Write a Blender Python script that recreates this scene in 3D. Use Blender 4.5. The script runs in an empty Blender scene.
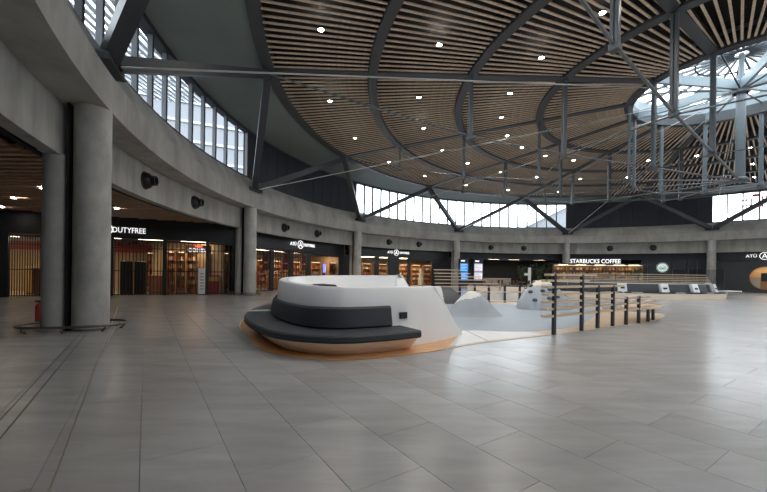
import bpy, math, random
from mathutils import Matrix, Vector
random.seed(7)
scene = bpy.context.scene
COL = scene.collection
PI = math.pi
def rad(a): return a * PI / 180.0

# ------------------------------------------------------------------ camera
EYE = 1.6
FPX = 359.77
cam_d = bpy.data.cameras.new('camera')
cam_d.sensor_fit = 'HORIZONTAL'; cam_d.sensor_width = 36.0
cam_d.lens = 36.0 * FPX / 767.0
cam_d.shift_y = (273.13 - 246.0) / 767.0
cam_d.clip_end = 500
cam = bpy.data.objects.new('camera', cam_d); COL.objects.link(cam)
cam.matrix_world = Matrix.Translation((0, 0, EYE)) @ Matrix.Rotation(rad(90), 4, 'X') @ Matrix.Rotation(0.014, 4, 'Z')
scene.camera = cam

# ------------------------------------------------------------------ light and exposure
world = bpy.data.worlds.new('overcast_sky'); scene.world = world; world.use_nodes = True
bgn = world.node_tree.nodes['Background']
bgn.inputs[0].default_value = (0.88, 0.94, 1.0, 1); bgn.inputs[1].default_value = 2.3
vs = scene.view_settings
vs.view_transform = 'Standard'; vs.look = 'None'; vs.gamma = 1.0; vs.use_curve_mapping = False
vs.exposure = 1.88
LAMP_W = 105.0                            # each ceiling downlight
scene.cycles.use_denoising = True
scene.cycles.max_bounces = 8
scene.cycles.diffuse_bounces = 5
scene.cycles.transparent_max_bounces = 12
scene.cycles.sample_clamp_indirect = 8.0
scene.cycles.caustics_reflective = False
scene.cycles.caustics_refractive = False

# ------------------------------------------------------------------ plan of the hall (metres)
CX, CY, R = 19.02, 19.27, 28.49          # hall centre, column ring radius
PH = 199.85                              # angle of the nearest left column, next ones every 30 degrees clockwise
def pol(r, a, z=None):
    x, y = CX + r * math.cos(rad(a)), CY + r * math.sin(rad(a))
    return (x, y) if z is None else Vector((x, y, z))
def colang(k): return PH - 30 * k
def midang(k): return PH - 15 - 30 * k   # angle of roof radial between column k and k+1
R5 = 24.67
RS = [R5 * (0.202 + 0.798 * i / 4) for i in range(5)]     # the five ceiling rings
def zc(r): return 12.06 - 0.0347 * r                     # underside of the ceiling
U33 = Vector((math.cos(rad(33.5)), math.sin(rad(33.5)), 0))
V33 = Vector((-math.sin(rad(33.5)), math.cos(rad(33.5)), 0))

# ------------------------------------------------------------------ materials
MAT = {}
def mat(name, col, rough=0.6, metal=0.0, var=0.0, vscale=3.0, bump=0.0, bscale=40.0, spec=0.5, coords='Object', stretch=None, col2=None, emit=None):
    m = bpy.data.materials.new(name); m.use_nodes = True
    nt = m.node_tree; b = nt.nodes['Principled BSDF']
    b.inputs['Base Color'].default_value = (*col, 1); b.inputs['Roughness'].default_value = rough
    b.inputs['Metallic'].default_value = metal; b.inputs['Specular IOR Level'].default_value = spec
    if emit:
        b.inputs['Emission Color'].default_value = (*emit[0], 1); b.inputs['Emission Strength'].default_value = emit[1]
    if var > 0 or bump > 0:
        tc = nt.nodes.new('ShaderNodeTexCoord'); mp = nt.nodes.new('ShaderNodeMapping')
        nt.links.new(tc.outputs[coords], mp.inputs['Vector'])
        if stretch: mp.inputs['Scale'].default_value = stretch
    if var > 0:
        n = nt.nodes.new('ShaderNodeTexNoise'); n.inputs['Scale'].default_value = vscale
        n.inputs['Detail'].default_value = 6; n.inputs['Roughness'].default_value = 0.6
        nt.links.new(mp.outputs[0], n.inputs['Vector'])
        cr = nt.nodes.new('ShaderNodeValToRGB')
        c2 = col2 or tuple(c * (1 - var) for c in col); c1 = tuple(min(1, c * (1 + var * 0.6)) for c in col)
        cr.color_ramp.elements[0].position = 0.3; cr.color_ramp.elements[0].color = (*c2, 1)
        cr.color_ramp.elements[1].position = 0.7; cr.color_ramp.elements[1].color = (*c1, 1)
        nt.links.new(n.outputs['Fac'], cr.inputs[0]); nt.links.new(cr.outputs[0], b.inputs['Base Color'])
    if bump > 0:
        n2 = nt.nodes.new('ShaderNodeTexNoise'); n2.inputs['Scale'].default_value = bscale; n2.inputs['Detail'].default_value = 4
        nt.links.new(mp.outputs[0], n2.inputs['Vector'])
        bp = nt.nodes.new('ShaderNodeBump'); bp.inputs['Strength'].default_value = bump; bp.inputs['Distance'].default_value = 0.02
        nt.links.new(n2.outputs['Fac'], bp.inputs['Height']); nt.links.new(bp.outputs[0], b.inputs['Normal'])
    MAT[name] = m
    return m
mat('concrete', (0.375, 0.37, 0.35), 0.8, var=0.30, vscale=0.9, bump=0.25, bscale=12, stretch=(1, 1, 0.5))
mat('concrete_column', (0.47, 0.465, 0.44), 0.8, var=0.30, vscale=1.6, bump=0.25, bscale=12, stretch=(1, 1, 0.6))
mat('concrete_smooth', (0.42, 0.418, 0.40), 0.75, var=0.16, vscale=1.2)
mat('concrete_panel', (0.38, 0.375, 0.35), 0.8, var=0.32, vscale=0.8, stretch=(1.6, 1.6, 0.35))
mat('steel_dark', (0.045, 0.05, 0.058), 0.45, spec=0.4)
mat('steel_ring', (0.06, 0.064, 0.07), 0.5, spec=0.4)
mat('steel_blue_skylit', (0.10, 0.125, 0.14), 0.45)  # blue grey; on the oculus posts, skylight put into the colour
mat('steel_drum_skylit', (0.26, 0.32, 0.35), 0.45)  # lighter copy of the blue steel: skylight on the drum put into colour
mat('steel_post', (0.075, 0.085, 0.095), 0.45)
mat('rod', (0.42, 0.43, 0.42), 0.4, metal=0.6)
mat('cable', (0.13, 0.135, 0.14), 0.5, metal=0.3)
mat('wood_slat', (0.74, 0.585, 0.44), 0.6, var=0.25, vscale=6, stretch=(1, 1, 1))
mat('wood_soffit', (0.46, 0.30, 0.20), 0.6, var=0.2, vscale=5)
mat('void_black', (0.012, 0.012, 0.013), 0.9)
mat('soffit_grey', (0.20, 0.235, 0.225), 0.75, var=0.08, vscale=0.6)
mat('panel_dark', (0.016, 0.019, 0.028), 0.55, var=0.15, vscale=2)
mat('fascia_black', (0.018, 0.019, 0.022), 0.4)
mat('wall_charcoal', (0.05, 0.056, 0.062), 0.55, var=0.1, vscale=2)
mat('wall_navy', (0.022, 0.028, 0.042), 0.55)
mat('shop_wall', (0.42, 0.30, 0.18), 0.6, var=0.2, vscale=1.5)
mat('shop_red', (0.36, 0.02, 0.025), 0.5)
mat('shop_wood', (0.40, 0.20, 0.09), 0.5, var=0.3, vscale=4)
mat('shop_floor', (0.30, 0.25, 0.20), 0.4)
mat('tile', (0.37, 0.363, 0.36), 0.24, var=0.16, vscale=1.1, coords='Object', stretch=(0.6, 2.6, 1), bump=0.03, bscale=30)
mat('grout', (0.29, 0.28, 0.27), 0.9)
mat('joint_metal', (0.5, 0.46, 0.38), 0.35, metal=0.7)
mat('joint_dark', (0.06, 0.06, 0.06), 0.6)
mat('white_body', (0.80, 0.805, 0.81), 0.35)
mat('white_plain', (0.8, 0.8, 0.8), 0.5)
mat('plinth_warm', (0.92, 0.80, 0.66), 0.45)  # pale wood; on the white lounge it stands for warm bounce
mat('cushion', (0.030, 0.036, 0.043), 0.6, bump=0.06, bscale=60)
mat('pad_wood', (0.70, 0.36, 0.15), 0.25, var=0.28, vscale=2.5, stretch=(0.5, 5, 1))
mat('deck_tan', (0.56, 0.43, 0.30), 0.35, var=0.18, vscale=2.5, stretch=(0.5, 5, 1))
mat('pale_deck', (0.60, 0.585, 0.545), 0.3, var=0.12, vscale=2.5)
mat('play_blue', (0.30, 0.355, 0.41), 0.5, var=0.05, vscale=2)
mat('hill_grey', (0.34, 0.38, 0.42), 0.5, var=0.05, vscale=2)
mat('hill_dark', (0.07, 0.075, 0.08), 0.5)
mat('hill_white', (0.72, 0.71, 0.67), 0.5)
mat('hill_cream', (0.70, 0.62, 0.46), 0.5)
mat('post_black', (0.018, 0.022, 0.028), 0.5)
mat('rail_wood', (0.62, 0.48, 0.345), 0.5, var=0.25, vscale=6, stretch=(0.4, 6, 6))
mat('bar_black', (0.02, 0.018, 0.016), 0.5)
mat('black_plastic', (0.012, 0.012, 0.013), 0.4)
mat('red_paint', (0.45, 0.015, 0.015), 0.35)
mat('stainless', (0.20, 0.19, 0.175), 0.4, metal=0.8)
mat('leaf', (0.09, 0.14, 0.07), 0.6, var=0.4, vscale=8)
mat('pot', (0.05, 0.05, 0.05), 0.6)
mat('lamp_white', (1, 1, 1), 0.5, emit=((1.0, 0.93, 0.82), 30))
mat('lamp_shop', (1, 1, 1), 0.5, emit=((1.0, 0.78, 0.52), 3.2))
mat('lamp_strip', (1, 1, 1), 0.5, emit=((1.0, 0.78, 0.52), 0.6))
mat('sign_white', (0.9, 0.9, 0.9), 0.5, emit=((1, 1, 1), 0.26))
mat('sign_red', (0.8, 0.05, 0.03), 0.5, emit=((1, 0.08, 0.05), 1.0))
mat('screen_blue', (0.02, 0.1, 0.4), 0.3, emit=((0.05, 0.33, 0.85), 0.26))
mat('screen_pale', (0.6, 0.6, 0.7), 0.3, emit=((0.72, 0.74, 0.82), 0.26))
mat('screen_line', (0.6, 0.6, 0.7), 0.3, emit=((0.35, 0.6, 0.95), 0.26))
mat('screen_magenta', (0.3, 0.02, 0.2), 0.3, emit=((0.42, 0.03, 0.25), 0.26))
mat('screen_video', (0.1, 0.1, 0.5), 0.3, emit=((0.15, 0.2, 0.8), 0.5))
mat('logo_green', (0.0, 0.16, 0.09), 0.5)
mat('emblem_white', (0.85, 0.87, 0.86), 0.5, emit=((0.8, 1, 0.95), 0.14))
mat('sb_wall', (0.028, 0.040, 0.042), 0.5)
mat('ext_wall', (0.55, 0.57, 0.6), 0.8)
mat('ext_band', (0.33, 0.35, 0.38), 0.8)
mat('ext_grey', (0.16, 0.17, 0.185), 0.8)
mat('ext_white', (0.85, 0.86, 0.87), 0.8)
mat('red_mark', (0.65, 0.03, 0.05), 0.6)
for i, c in enumerate([(0.42, 0.05, 0.04), (0.55, 0.36, 0.12), (0.62, 0.55, 0.45), (0.16, 0.07, 0.04), (0.50, 0.24, 0.10), (0.05, 0.05, 0.06), (0.35, 0.38, 0.42), (0.30, 0.16, 0.07)]):
    mat('goods_%d' % i, c, 0.4)
def glass_mat(name, tint, refl=0.08, glossy=0.05):
    m = bpy.data.materials.new(name); m.use_nodes = True; nt = m.node_tree
    for n in list(nt.nodes): nt.nodes.remove(n)
    out = nt.nodes.new('ShaderNodeOutputMaterial'); mx = nt.nodes.new('ShaderNodeMixShader')
    tr = nt.nodes.new('ShaderNodeBsdfTransparent'); gl = nt.nodes.new('ShaderNodeBsdfGlossy')
    lw = nt.nodes.new('ShaderNodeLayerWeight'); lw.inputs['Blend'].default_value = 0.5
    pw = nt.nodes.new('ShaderNodeMath'); pw.operation = 'POWER'; pw.inputs[1].default_value = 4.0; nt.links.new(lw.outputs['Facing'], pw.inputs[0])
    ma = nt.nodes.new('ShaderNodeMath'); ma.operation = 'MULTIPLY_ADD'; ma.inputs[1].default_value = 0.6; ma.inputs[2].default_value = refl * 0.4; nt.links.new(pw.outputs[0], ma.inputs[0])
    tr.inputs[0].default_value = (*tint, 1); gl.inputs['Roughness'].default_value = glossy
    nt.links.new(ma.outputs[0], mx.inputs[0]); nt.links.new(tr.outputs[0], mx.inputs[1]); nt.links.new(gl.outputs[0], mx.inputs[2])
    nt.links.new(mx.outputs[0], out.inputs[0]); MAT[name] = m
glass_mat('glass', (0.93, 0.96, 0.97), 0.12)
glass_mat('glass_shop', (0.85, 0.87, 0.88), 0.2)

# ------------------------------------------------------------------ mesh helpers
class MB:
    def __init__(s): s.v = []; s.f = []
    def add(s, vs, fs):
        o = len(s.v); s.v += [tuple(p) for p in vs]; s.f += [tuple(i + o for i in f) for f in fs]; return s
    def box(s, x0, x1, y0, y1, z0, z1):
        v = [(x, y, z) for z in (z0, z1) for y in (y0, y1) for x in (x0, x1)]
        return s.add(v, [(0, 2, 3, 1), (4, 5, 7, 6), (0, 1, 5, 4), (2, 6, 7, 3), (0, 4, 6, 2), (1, 3, 7, 5)])
    def bevbox(s, x0, x1, y0, y1, z0, z1, b=0.02):
        # box with chamfered top and vertical edges: eight-sided plan, inset top
        def ring(i, z): return [(x0 + b + i, y0 + i, z), (x1 - b - i, y0 + i, z), (x1 - i, y0 + b + i, z), (x1 - i, y1 - b - i, z), (x1 - b - i, y1 - i, z), (x0 + b + i, y1 - i, z), (x0 + i, y1 - b - i, z), (x0 + i, y0 + b + i, z)]
        return s.loft([ring(0, z0), ring(0, z1 - b), ring(b, z1)], True, True)
    def loft(s, rings, closed=True, caps=False):
        n = len(rings[0]); o = len(s.v)
        for r in rings: s.v += [tuple(p) for p in r]
        for j in range(len(rings) - 1):
            for i in range(n if closed else n - 1):
                a, b = o + j * n + i, o + j * n + (i + 1) % n
                s.f.append((a, b, b + n, a + n))
        if caps:
            s.f.append(tuple(o + i for i in reversed(range(n)))); e = o + (len(rings) - 1) * n
            s.f.append(tuple(e + i for i in range(n)))
        return s
    def tube(s, pts, r, n=8, caps=True):
        pts = [Vector(p) for p in pts]; rings = []
        rr = r if isinstance(r, (list, tuple)) else [r] * len(pts)
        up = Vector((0, 0, 1))
        for i, p in enumerate(pts):
            d = (pts[min(i + 1, len(pts) - 1)] - pts[max(i - 1, 0)]).normalized()
            a = d.cross(up)
            if a.length < 1e-3: a = d.cross(Vector((1, 0, 0)))
            a.normalize(); b = a.cross(d).normalized()
            rings.append([p + (a * math.cos(2 * PI * k / n) + b * math.sin(2 * PI * k / n)) * rr[i] for k in range(n)])
        return s.loft(rings, True, caps)
    def bar(s, p, q, w, h, up=(0, 0, 1), w2=None, h2=None):
        p, q = Vector(p), Vector(q); d = (q - p).normalized(); a = d.cross(Vector(up)).normalized(); b = a.cross(d)
        w2 = w2 or w; h2 = h2 or h
        return s.loft([[p + a * w * i / 2 + b * h * j / 2 for i, j in ((-1, -1), (1, -1), (1, 1), (-1, 1))], [q + a * w2 * i / 2 + b * h2 * j / 2 for i, j in ((-1, -1), (1, -1), (1, 1), (-1, 1))]], True, True)
    def prism(s, poly, z0, z1):
        n = len(poly)
        return s.loft([[(x, y, z0) for x, y in poly], [(x, y, z1) for x, y in poly]], True, True)
    def lathe(s, prof, n=24, c=(0, 0, 0), caps=False):
        return s.loft([[(c[0] + r * math.cos(2 * PI * k / n), c[1] + r * math.sin(2 * PI * k / n), c[2] + z) for k in range(n)] for r, z in prof], True, caps)
    def sweep(s, prof, a0, a1, n, caps=True):
        # closed (r, z) profile swept about the hall centre
        return s.loft([[pol(r, a0 + (a1 - a0) * j / n, z) for r, z in prof] for j in range(n + 1)], True, caps)
    def disc(s, c, r, n=24, z=0):
        return s.add([(c[0] + r * math.cos(2 * PI * k / n), c[1] + r * math.sin(2 * PI * k / n), z) for k in range(n)], [tuple(range(n))])
    def mesh(s, name, m, smooth=False):
        me = bpy.data.meshes.new(name); me.from_pydata(s.v, [], s.f)
        if m: me.materials.append(MAT[m])
        import bmesh
        bm = bmesh.new(); bm.from_mesh(me); bmesh.ops.recalc_face_normals(bm, faces=bm.faces); bm.to_mesh(me); bm.free()
        if smooth is True:
            for p in me.polygons: p.use_smooth = True
        elif smooth:
            me.shade_smooth() if hasattr(me, 'shade_smooth') else None
            try: me.set_sharp_from_angle(angle=rad(smooth))
            except Exception: pass
        return me
    def build(s, name, m, parent=None, smooth=False, M=None):
        return link(name, s.mesh(name, m, smooth), parent, M)
def link(name, me, parent=None, M=None):
    o = bpy.data.objects.new(name, me); COL.objects.link(o)
    if parent: o.parent = parent
    if M is not None:
        if parent: o.matrix_local = M
        else: o.matrix_world = M
    return o
def empty(name, M=None, parent=None):
    o = bpy.data.objects.new(name, None); COL.objects.link(o); o.empty_display_size = 0.2
    if parent: o.parent = parent
    if M is not None: o.matrix_world = M
    return o
def tag(o, label, cat, group=None, kind=None):
    o['label'] = label; o['category'] = cat
    if group: o['group'] = group
    if kind: o['kind'] = kind
    return o
def frame(x, y, ang, z=0.0):          # local x along ang, local y 90 degrees to the left
    return Matrix.Translation((x, y, z)) @ Matrix.Rotation(rad(ang), 4, 'Z')
def text_mesh(txt, size, m, depth=0.02, align='CENTER', bold=0.0):
    c = bpy.data.curves.new('lettering', 'FONT'); c.body = txt; c.size = size; c.extrude = depth / 2; c.align_x = align; c.align_y = 'CENTER'
    c.offset = bold
    c.resolution_u = 3
    o = bpy.data.objects.new('lettering_tmp', c); COL.objects.link(o)
    dg = bpy.context.evaluated_depsgraph_get(); dg.update()
    me = bpy.data.meshes.new_from_object(o.evaluated_get(dg)); me.name = 'lettering'
    bpy.data.objects.remove(o)
    me.materials.clear(); me.materials.append(MAT[m])
    return me
STAND = Matrix.Rotation(rad(90), 4, 'X')   # text plane xy -> upright xz facing -y
ORD = ['first', 'second', 'third', 'fourth', 'fifth', 'sixth', 'seventh', 'eighth', 'ninth', 'tenth', 'eleventh', 'twelfth']

# ================================================================== FLOOR
floor = tag(empty('floor'), 'pale grey stone tiled floor of the round hall', 'floor', kind='structure')
MB().lathe([(0.01, -0.3), (47, -0.3), (47, -0.008), (0.01, -0.008)], 64, (CX, CY, 0)).build('slab', 'grout', floor)
TL, TW, GAP = 1.30, 0.65, 0.0025
tiles = []
for i in range(-75, 76):
    for j in range(-40, 41):
        cu = (i + 0.5) * TW - 0.02; cv = (j + (0.5 if i % 2 else 0.0)) * TL + 0.35
        p = U33 * cu + V33 * cv
        if (p.x - CX) ** 2 + (p.y - CY) ** 2 > 45.5 ** 2: continue
        vis = p.y > 2.0 and abs(p.x / p.y) < 1.2
        tiles.append((p, vis))
tiles.sort(key=lambda t: (not t[1], t[0].x ** 2 + t[0].y ** 2))
hx, hy, b = TW / 2 - GAP / 2, TL / 2 - GAP / 2, 0.002
tme = MB().loft([[(-hx, -hy, -0.02), (hx, -hy, -0.02), (hx, hy, -0.02), (-hx, hy, -0.02)], [(-hx, -hy, -b), (hx, -hy, -b), (hx, hy, -b), (-hx, hy, -b)], [(-hx + b, -hy + b, 0), (hx - b, -hy + b, 0), (hx - b, hy - b, 0), (-hx + b, hy - b, 0)]], True, True)
# the tile material gets a per-object tone and a per-object pattern offset
nt = MAT['tile'].node_tree; oi = nt.nodes.new('ShaderNodeObjectInfo'); geo = nt.nodes.new('ShaderNodeNewGeometry')
mp = [n for n in nt.nodes if n.type == 'MAPPING'][0]
nt.links.new(geo.outputs['Position'], mp.inputs['Vector'])
mp.inputs['Rotation'].default_value = (0, 0, rad(-33.5))
mp.inputs['Scale'].default_value = (0.7, 3.2, 1)
pr = nt.nodes['Principled BSDF']; hsv = nt.nodes.new('ShaderNodeHueSaturation'); mr = nt.nodes.new('ShaderNodeMapRange')
src = pr.inputs['Base Color'].links[0].from_socket
nt.links.new(geo.outputs['Random Per Island'], mr.inputs[0]); mr.inputs[3].default_value = 0.93; mr.inputs[4].default_value = 1.06
nt.links.new(mr.outputs[0], hsv.inputs['Value']); nt.links.new(src, hsv.inputs['Color'])
mr2 = nt.nodes.new('ShaderNodeMapRange'); mr2.inputs[3].default_value = 0.91; mr2.inputs[4].default_value = 1.09
nt.links.new(oi.outputs['Random'], mr2.inputs[0]); hsv2 = nt.nodes.new('ShaderNodeHueSaturation')
nt.links.new(hsv.outputs[0], hsv2.inputs['Color']); nt.links.new(mr2.outputs[0], hsv2.inputs['Value'])
nt.links.new(hsv2.outputs[0], pr.inputs['Base Color'])
tmesh = tme.mesh('tile', 'tile')
for p, _ in tiles[:290]:
    link('tile', tmesh, floor, frame(p.x, p.y, 33.5))
field = MB()
for p, _ in tiles[290:]:
    fr = [p + U33 * (a * hx) + V33 * (c * hy) for a, c in ((-1, -1), (1, -1), (1, 1), (-1, 1))]
    field.loft([[(q.x, q.y, -0.012) for q in fr], [(q.x, q.y, 0) for q in fr]], True, False); n = len(field.v); field.f.append((n - 4, n - 3, n - 2, n - 1))
tf = field.build('tile_field', 'tile', floor); tf['kind'] = 'stuff'
def strip(name, p, q, w, m, z=0.002):
    p, q = Vector((*p, 0)), Vector((*q, 0)); MB().bar(p, q, w, 2 * z).build(name, m, floor)
strip('brass_joint', (-11.2, 15.2), (-1.5, 1.33), 0.010, 'joint_metal')
for o_ in (0.0, 0.16): strip('expansion_joint', (-7.55 + o_, 9.0), (-2.8 + o_, 2.0), 0.016, 'joint_dark')

# ================================================================== UPPER WALL: ring beam, recessed panels, clerestory
wall_upper = tag(empty('wall_upper'), 'curved raw concrete ring beam running above the columns round the hall', 'wall', kind='structure')
NB = 12
beam_prof = [(28.10, 5.85), (28.10, 6.82), (28.22, 6.86), (28.32, 7.30), (28.62, 7.85), (29.3, 7.9), (29.3, 5.85)]
for k in range(NB):
    a0, a1 = colang(k) - 2.4, colang(k + 1) - 2.4
    MB().sweep(beam_prof, a0 - 0.015, a1 + 0.015, 24).build('beam_segment', 'concrete', wall_upper, 30)
    MB().sweep([(29.08, 4.5), (29.08, 5.9), (29.42, 5.9), (29.42, 4.5)], colang(k) - 0.95, colang(k + 1) + 0.95, 20).build('recessed_panel', 'concrete_panel', wall_upper, 30)
    MB().sweep([(28.6, 11.08), (28.6, 11.4), (29.2, 11.4), (29.2, 11.08)], colang(k), colang(k + 1), 20).build('head_beam', 'steel_dark', wall_upper, 30)
# clerestory: clear bays have panes, the others dark cladding
NPANE = 12
clear = {0: 1, 1: 0, 2: 1, 3: 1, 4: 0, 5: 1, 6: 1, 7: 0, 8: 1, 9: 1, 10: 0, 11: 1}
clear = {k: v for k, v in clear.items()}
wlabels = {0: 'clerestory window band above the left duty free shop, nearest the camera', 2: 'bright clerestory window band above the third and fourth columns', 3: 'bright clerestory window band left of the coffee shop sign', 5: 'bright clerestory window band at the right edge with red characters', 11: 'clerestory window band in the top left corner'}
wn = 0
RW = 28.85
for k in range(NB):
    a0, a1 = colang(k), colang(k + 1)
    if clear[k]:
        wn += 1
        w = tag(empty('window_%d' % wn), wlabels.get(k, 'clerestory window band behind the camera, bay %s' % ORD[k]), 'window', kind='structure')
        MB().sweep([(28.68, 7.86), (28.68, 7.98), (29.0, 7.98), (29.0, 7.86)], a0, a1, 18).build('window_sill', 'steel_dark', w)
        MB().sweep([(28.68, 10.98), (28.68, 11.1), (29.0, 11.1), (29.0, 10.98)], a0, a1, 18).build('window_head', 'steel_dark', w)
        for i in range(NPANE + 1):
            a = a0 + (a1 - a0) * i / NPANE
            p = pol(RW, a); MB().box(-0.10, 0.08, -0.075, 0.075, 7.98, 10.98).build('mullion', 'steel_dark', w, M=frame(p[0], p[1], a))
        for i in range(NPANE):
            b0, b1 = a0 + (a1 - a0) * (i + 0.03) / NPANE, a0 + (a1 - a0) * (i + 0.97) / NPANE
            MB().add([pol(RW, b0, 7.98), pol(RW, b1, 7.98), pol(RW, b1, 10.98), pol(RW, b0, 10.98)], [(0, 1, 2, 3)]).build('pane', 'glass', w)
        # light portal: tells the renderer where daylight enters
        pd = bpy.data.lights.new('window_portal', 'AREA'); pd.shape = 'RECTANGLE'; pd.size = 15.2; pd.size_y = 3.1; pd.cycles.is_portal = True
        am = (a0 + a1) / 2; po = bpy.data.objects.new('window_portal', pd); COL.objects.link(po)
        d = Vector((-math.cos(rad(am)), -math.sin(rad(am)), 0))
        po.matrix_world = Matrix.Translation(pol(RW + 0.25, am, 9.48)) @ d.to_track_quat('-Z', 'Z').to_matrix().to_4x4()
        t = po.matrix_world
    else:
        for i in range(NPANE):
            b0, b1 = a0 + (a1 - a0) * (i + 0.012) / NPANE, a0 + (a1 - a0) * (i + 0.988) / NPANE
            MB().sweep([(28.75, 7.86), (28.75, 11.1), (28.95, 11.1), (28.95, 7.86)], b0, b1, 2).build('cladding_panel', 'panel_dark', wall_upper)
        MB().sweep([(28.96, 7.8), (28.96, 11.3), (29.1, 11.3), (29.1, 7.8)], a0, a1, 16).build('cladding_backing', 'void_black', wall_upper)

MB().sweep([(29.60, 4.55), (29.60, 7.95), (29.75, 7.95), (29.75, 4.55)], 0, 360, 120, False).build('leak_block_ring', 'void_black', wall_upper, 30)  # black ring added to block sky leaking in behind the columns
# outer enclosure behind the ring: dark walls of the unseen part of the hall
wall_back = tag(empty('wall_back'), 'dark shop walls closing the hall behind the camera', 'wall', kind='structure')
for k in range(5, 11):
    rw = 33.6 if k == 5 else 30.4
    MB().sweep([(rw, 0), (rw, 4.9), (rw + 0.3, 4.9), (rw + 0.3, 0)], colang(k), colang(k + 1), 12).build('wall_section', 'wall_charcoal', wall_back)

MB().bar((-33.5, 17, 2.45), (-33.5, -9, 2.45), 0.2, 4.9).build('wall_section', 'wall_charcoal', wall_back)
MB().bar((-33.5, -9, 2.45), (1.0, -9, 2.45), 0.2, 4.9).build('wall_section', 'wall_charcoal', wall_back)
MB().sweep([(38.3, 0), (38.3, 5.0), (38.5, 5.0), (38.5, 0)], colang(1) - 7, colang(5), 50).build('wall_section', 'void_black', wall_back)  # added black ring, blocks sky leaking between the shop rooms
# ring roofs over the shops and the strip behind the ring
MB().sweep([(29.3, 4.9), (29.3, 5.0), (38.3, 5.0), (38.3, 4.9)], colang(1) + 3, colang(11) - 360, 90).build('shop_roof', 'void_black', wall_upper)
# ================================================================== CEILING
ceiling = tag(empty('ceiling'), 'round ceiling of radial timber slats between dark steel rings', 'ceiling', kind='structure')
MB().loft([[pol(r, 3 * j, zc(r) + 0.75) for j in range(120)] for r in (RS[0] - 0.1, 10, 15, 20, R5 + 0.2)], True).build('backing', 'void_black', ceiling)
NS = 96
def soff(a0, a1): return MB().sweep([(R5 + 0.22, zc(R5) + 0.06), (28.75, 11.10), (28.75, 11.25), (R5 + 0.22, zc(R5) + 0.25)], a0, a1, 12)
for k in range(NB): soff(midang(k) + 0.02, midang(k + 1) - 0.02).build('soffit_panel', 'soffit_grey', ceiling, 30)
for i, r in enumerate(RS):
    w = 0.42 if i < 4 else 0.5
    z = zc(r)
    MB().loft([[pol(r + dr, 360 * j / 144, z + dz) for dr, dz in ((-w / 2, -0.12), (w / 2, -0.12), (w / 2, 0.5), (-w / 2, 0.5))] for j in range(145)], True).build('ring_beam', 'steel_ring', ceiling, 30)
for k in range(NB):
    a = midang(k)
    MB().bar(pol(RS[0] + 0.2, a, zc(RS[0]) + 0.16), pol(R5 - 0.1, a, zc(R5) + 0.16), 0.40, 0.5).build('radial_beam', 'steel_ring', ceiling)
# slats: each zone has its own count per sector
slats = []
for zone, cnt in enumerate((13, 20, 27, 33)):
    ra, rb = RS[zone] + 0.24, RS[zone + 1] - 0.24
    for k in range(NB):
        for i in range(cnt):
            a = midang(k) - 30 * (i + 0.75) / (cnt + 0.5)
            m_ = pol((ra + rb) / 2, a)
            vis = m_[1] > 1.5 and -1.0 < m_[0] / m_[1] < 1.15 and (zc(15) - 1.6) / m_[1] < 0.85
            slats.append((not vis, m_[0] ** 2 + m_[1] ** 2, ra, rb, a, zone))
slats.sort()
smesh = []
for zone in range(4):
    L = RS[zone + 1] - RS[zone] - 0.48; ra = RS[zone] + 0.24; dz = zc(ra + L) - zc(ra); w = 0.044; h = 0.05
    mb = MB(); mb.loft([[(0, -w, 0), (0, w, 0), (0, w, h), (0, -w, h)], [(L, -w, dz), (L, w, dz), (L, w, h + dz), (L, -w, h + dz)]], True, True)
    smesh.append(mb.mesh('slat', 'wood_slat'))
rest = MB()
for n, (nv, d2, ra, rb, a, zone) in enumerate(slats):
    p = pol(ra, a); M = frame(p[0], p[1], a, zc(ra))
    if n < 290: link('slat', smesh[zone], ceiling, M)
    else:
        me = smesh[zone]; rest.add([M @ v.co for v in me.vertices], [tuple(f.vertices) for f in me.polygons])
ro = rest.build('slat_field', 'wood_slat', ceiling); ro['kind'] = 'stuff'

# roof deck above (keeps the sky out)
MB().lathe([(RS[0] + 0.11, 13.1), (29.4, 12.3), (29.4, 11.35), (29.15, 11.35), (29.15, 11.9), (RS[0] + 0.11, 12.8)], 72, (CX, CY, 0)).build('roof_deck', 'void_black', ceiling)

# downlights
dl_disc = MB().lathe([(0.001, -0.03), (0.07, -0.03), (0.115, -0.012), (0.115, 0.02)], 12).mesh('lens', 'lamp_white')
dl_rim = MB().lathe([(0.115, -0.02), (0.15, -0.02), (0.15, 0.08), (0.115, 0.08)], 12).mesh('rim', 'steel_dark')
spot = bpy.data.lights.new('downlight_beam', 'SPOT'); spot.energy = LAMP_W; spot.color = (1.0, 0.96, 0.91); spot.spot_size = rad(150); spot.spot_blend = 1.0; spot.shadow_soft_size = 0.115
for r in (12.2, 17.2, 22.2):
    for k in range(NB):
        for off in (8.0, 22.5):
            a = midang(k + 1) + off
            p = pol(r, a, zc(r) - 0.02)
            inview = p.y > 3 and -1.2 < p.x / p.y < 1.25
            D = empty('downlight', Matrix.Translation(p))
            nm = {12.2: 'inner', 17.2: 'middle', 22.2: 'outer'}[r]
            if inview: tag(D, 'small round downlight set between the timber slats of the %s ceiling ring' % nm, 'downlight', 'downlights in the %s ceiling ring' % nm)
            else: tag(D, 'small round downlight of the %s ceiling ring outside the picture' % nm, 'downlight', 'downlights of the %s ring outside the picture' % nm)
            link('rim', dl_rim, D); link('lens', dl_disc, D)
            lo = bpy.data.objects.new('beam', spot); COL.objects.link(lo); lo.parent = D; lo.location = (0, 0, -0.06)

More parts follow.
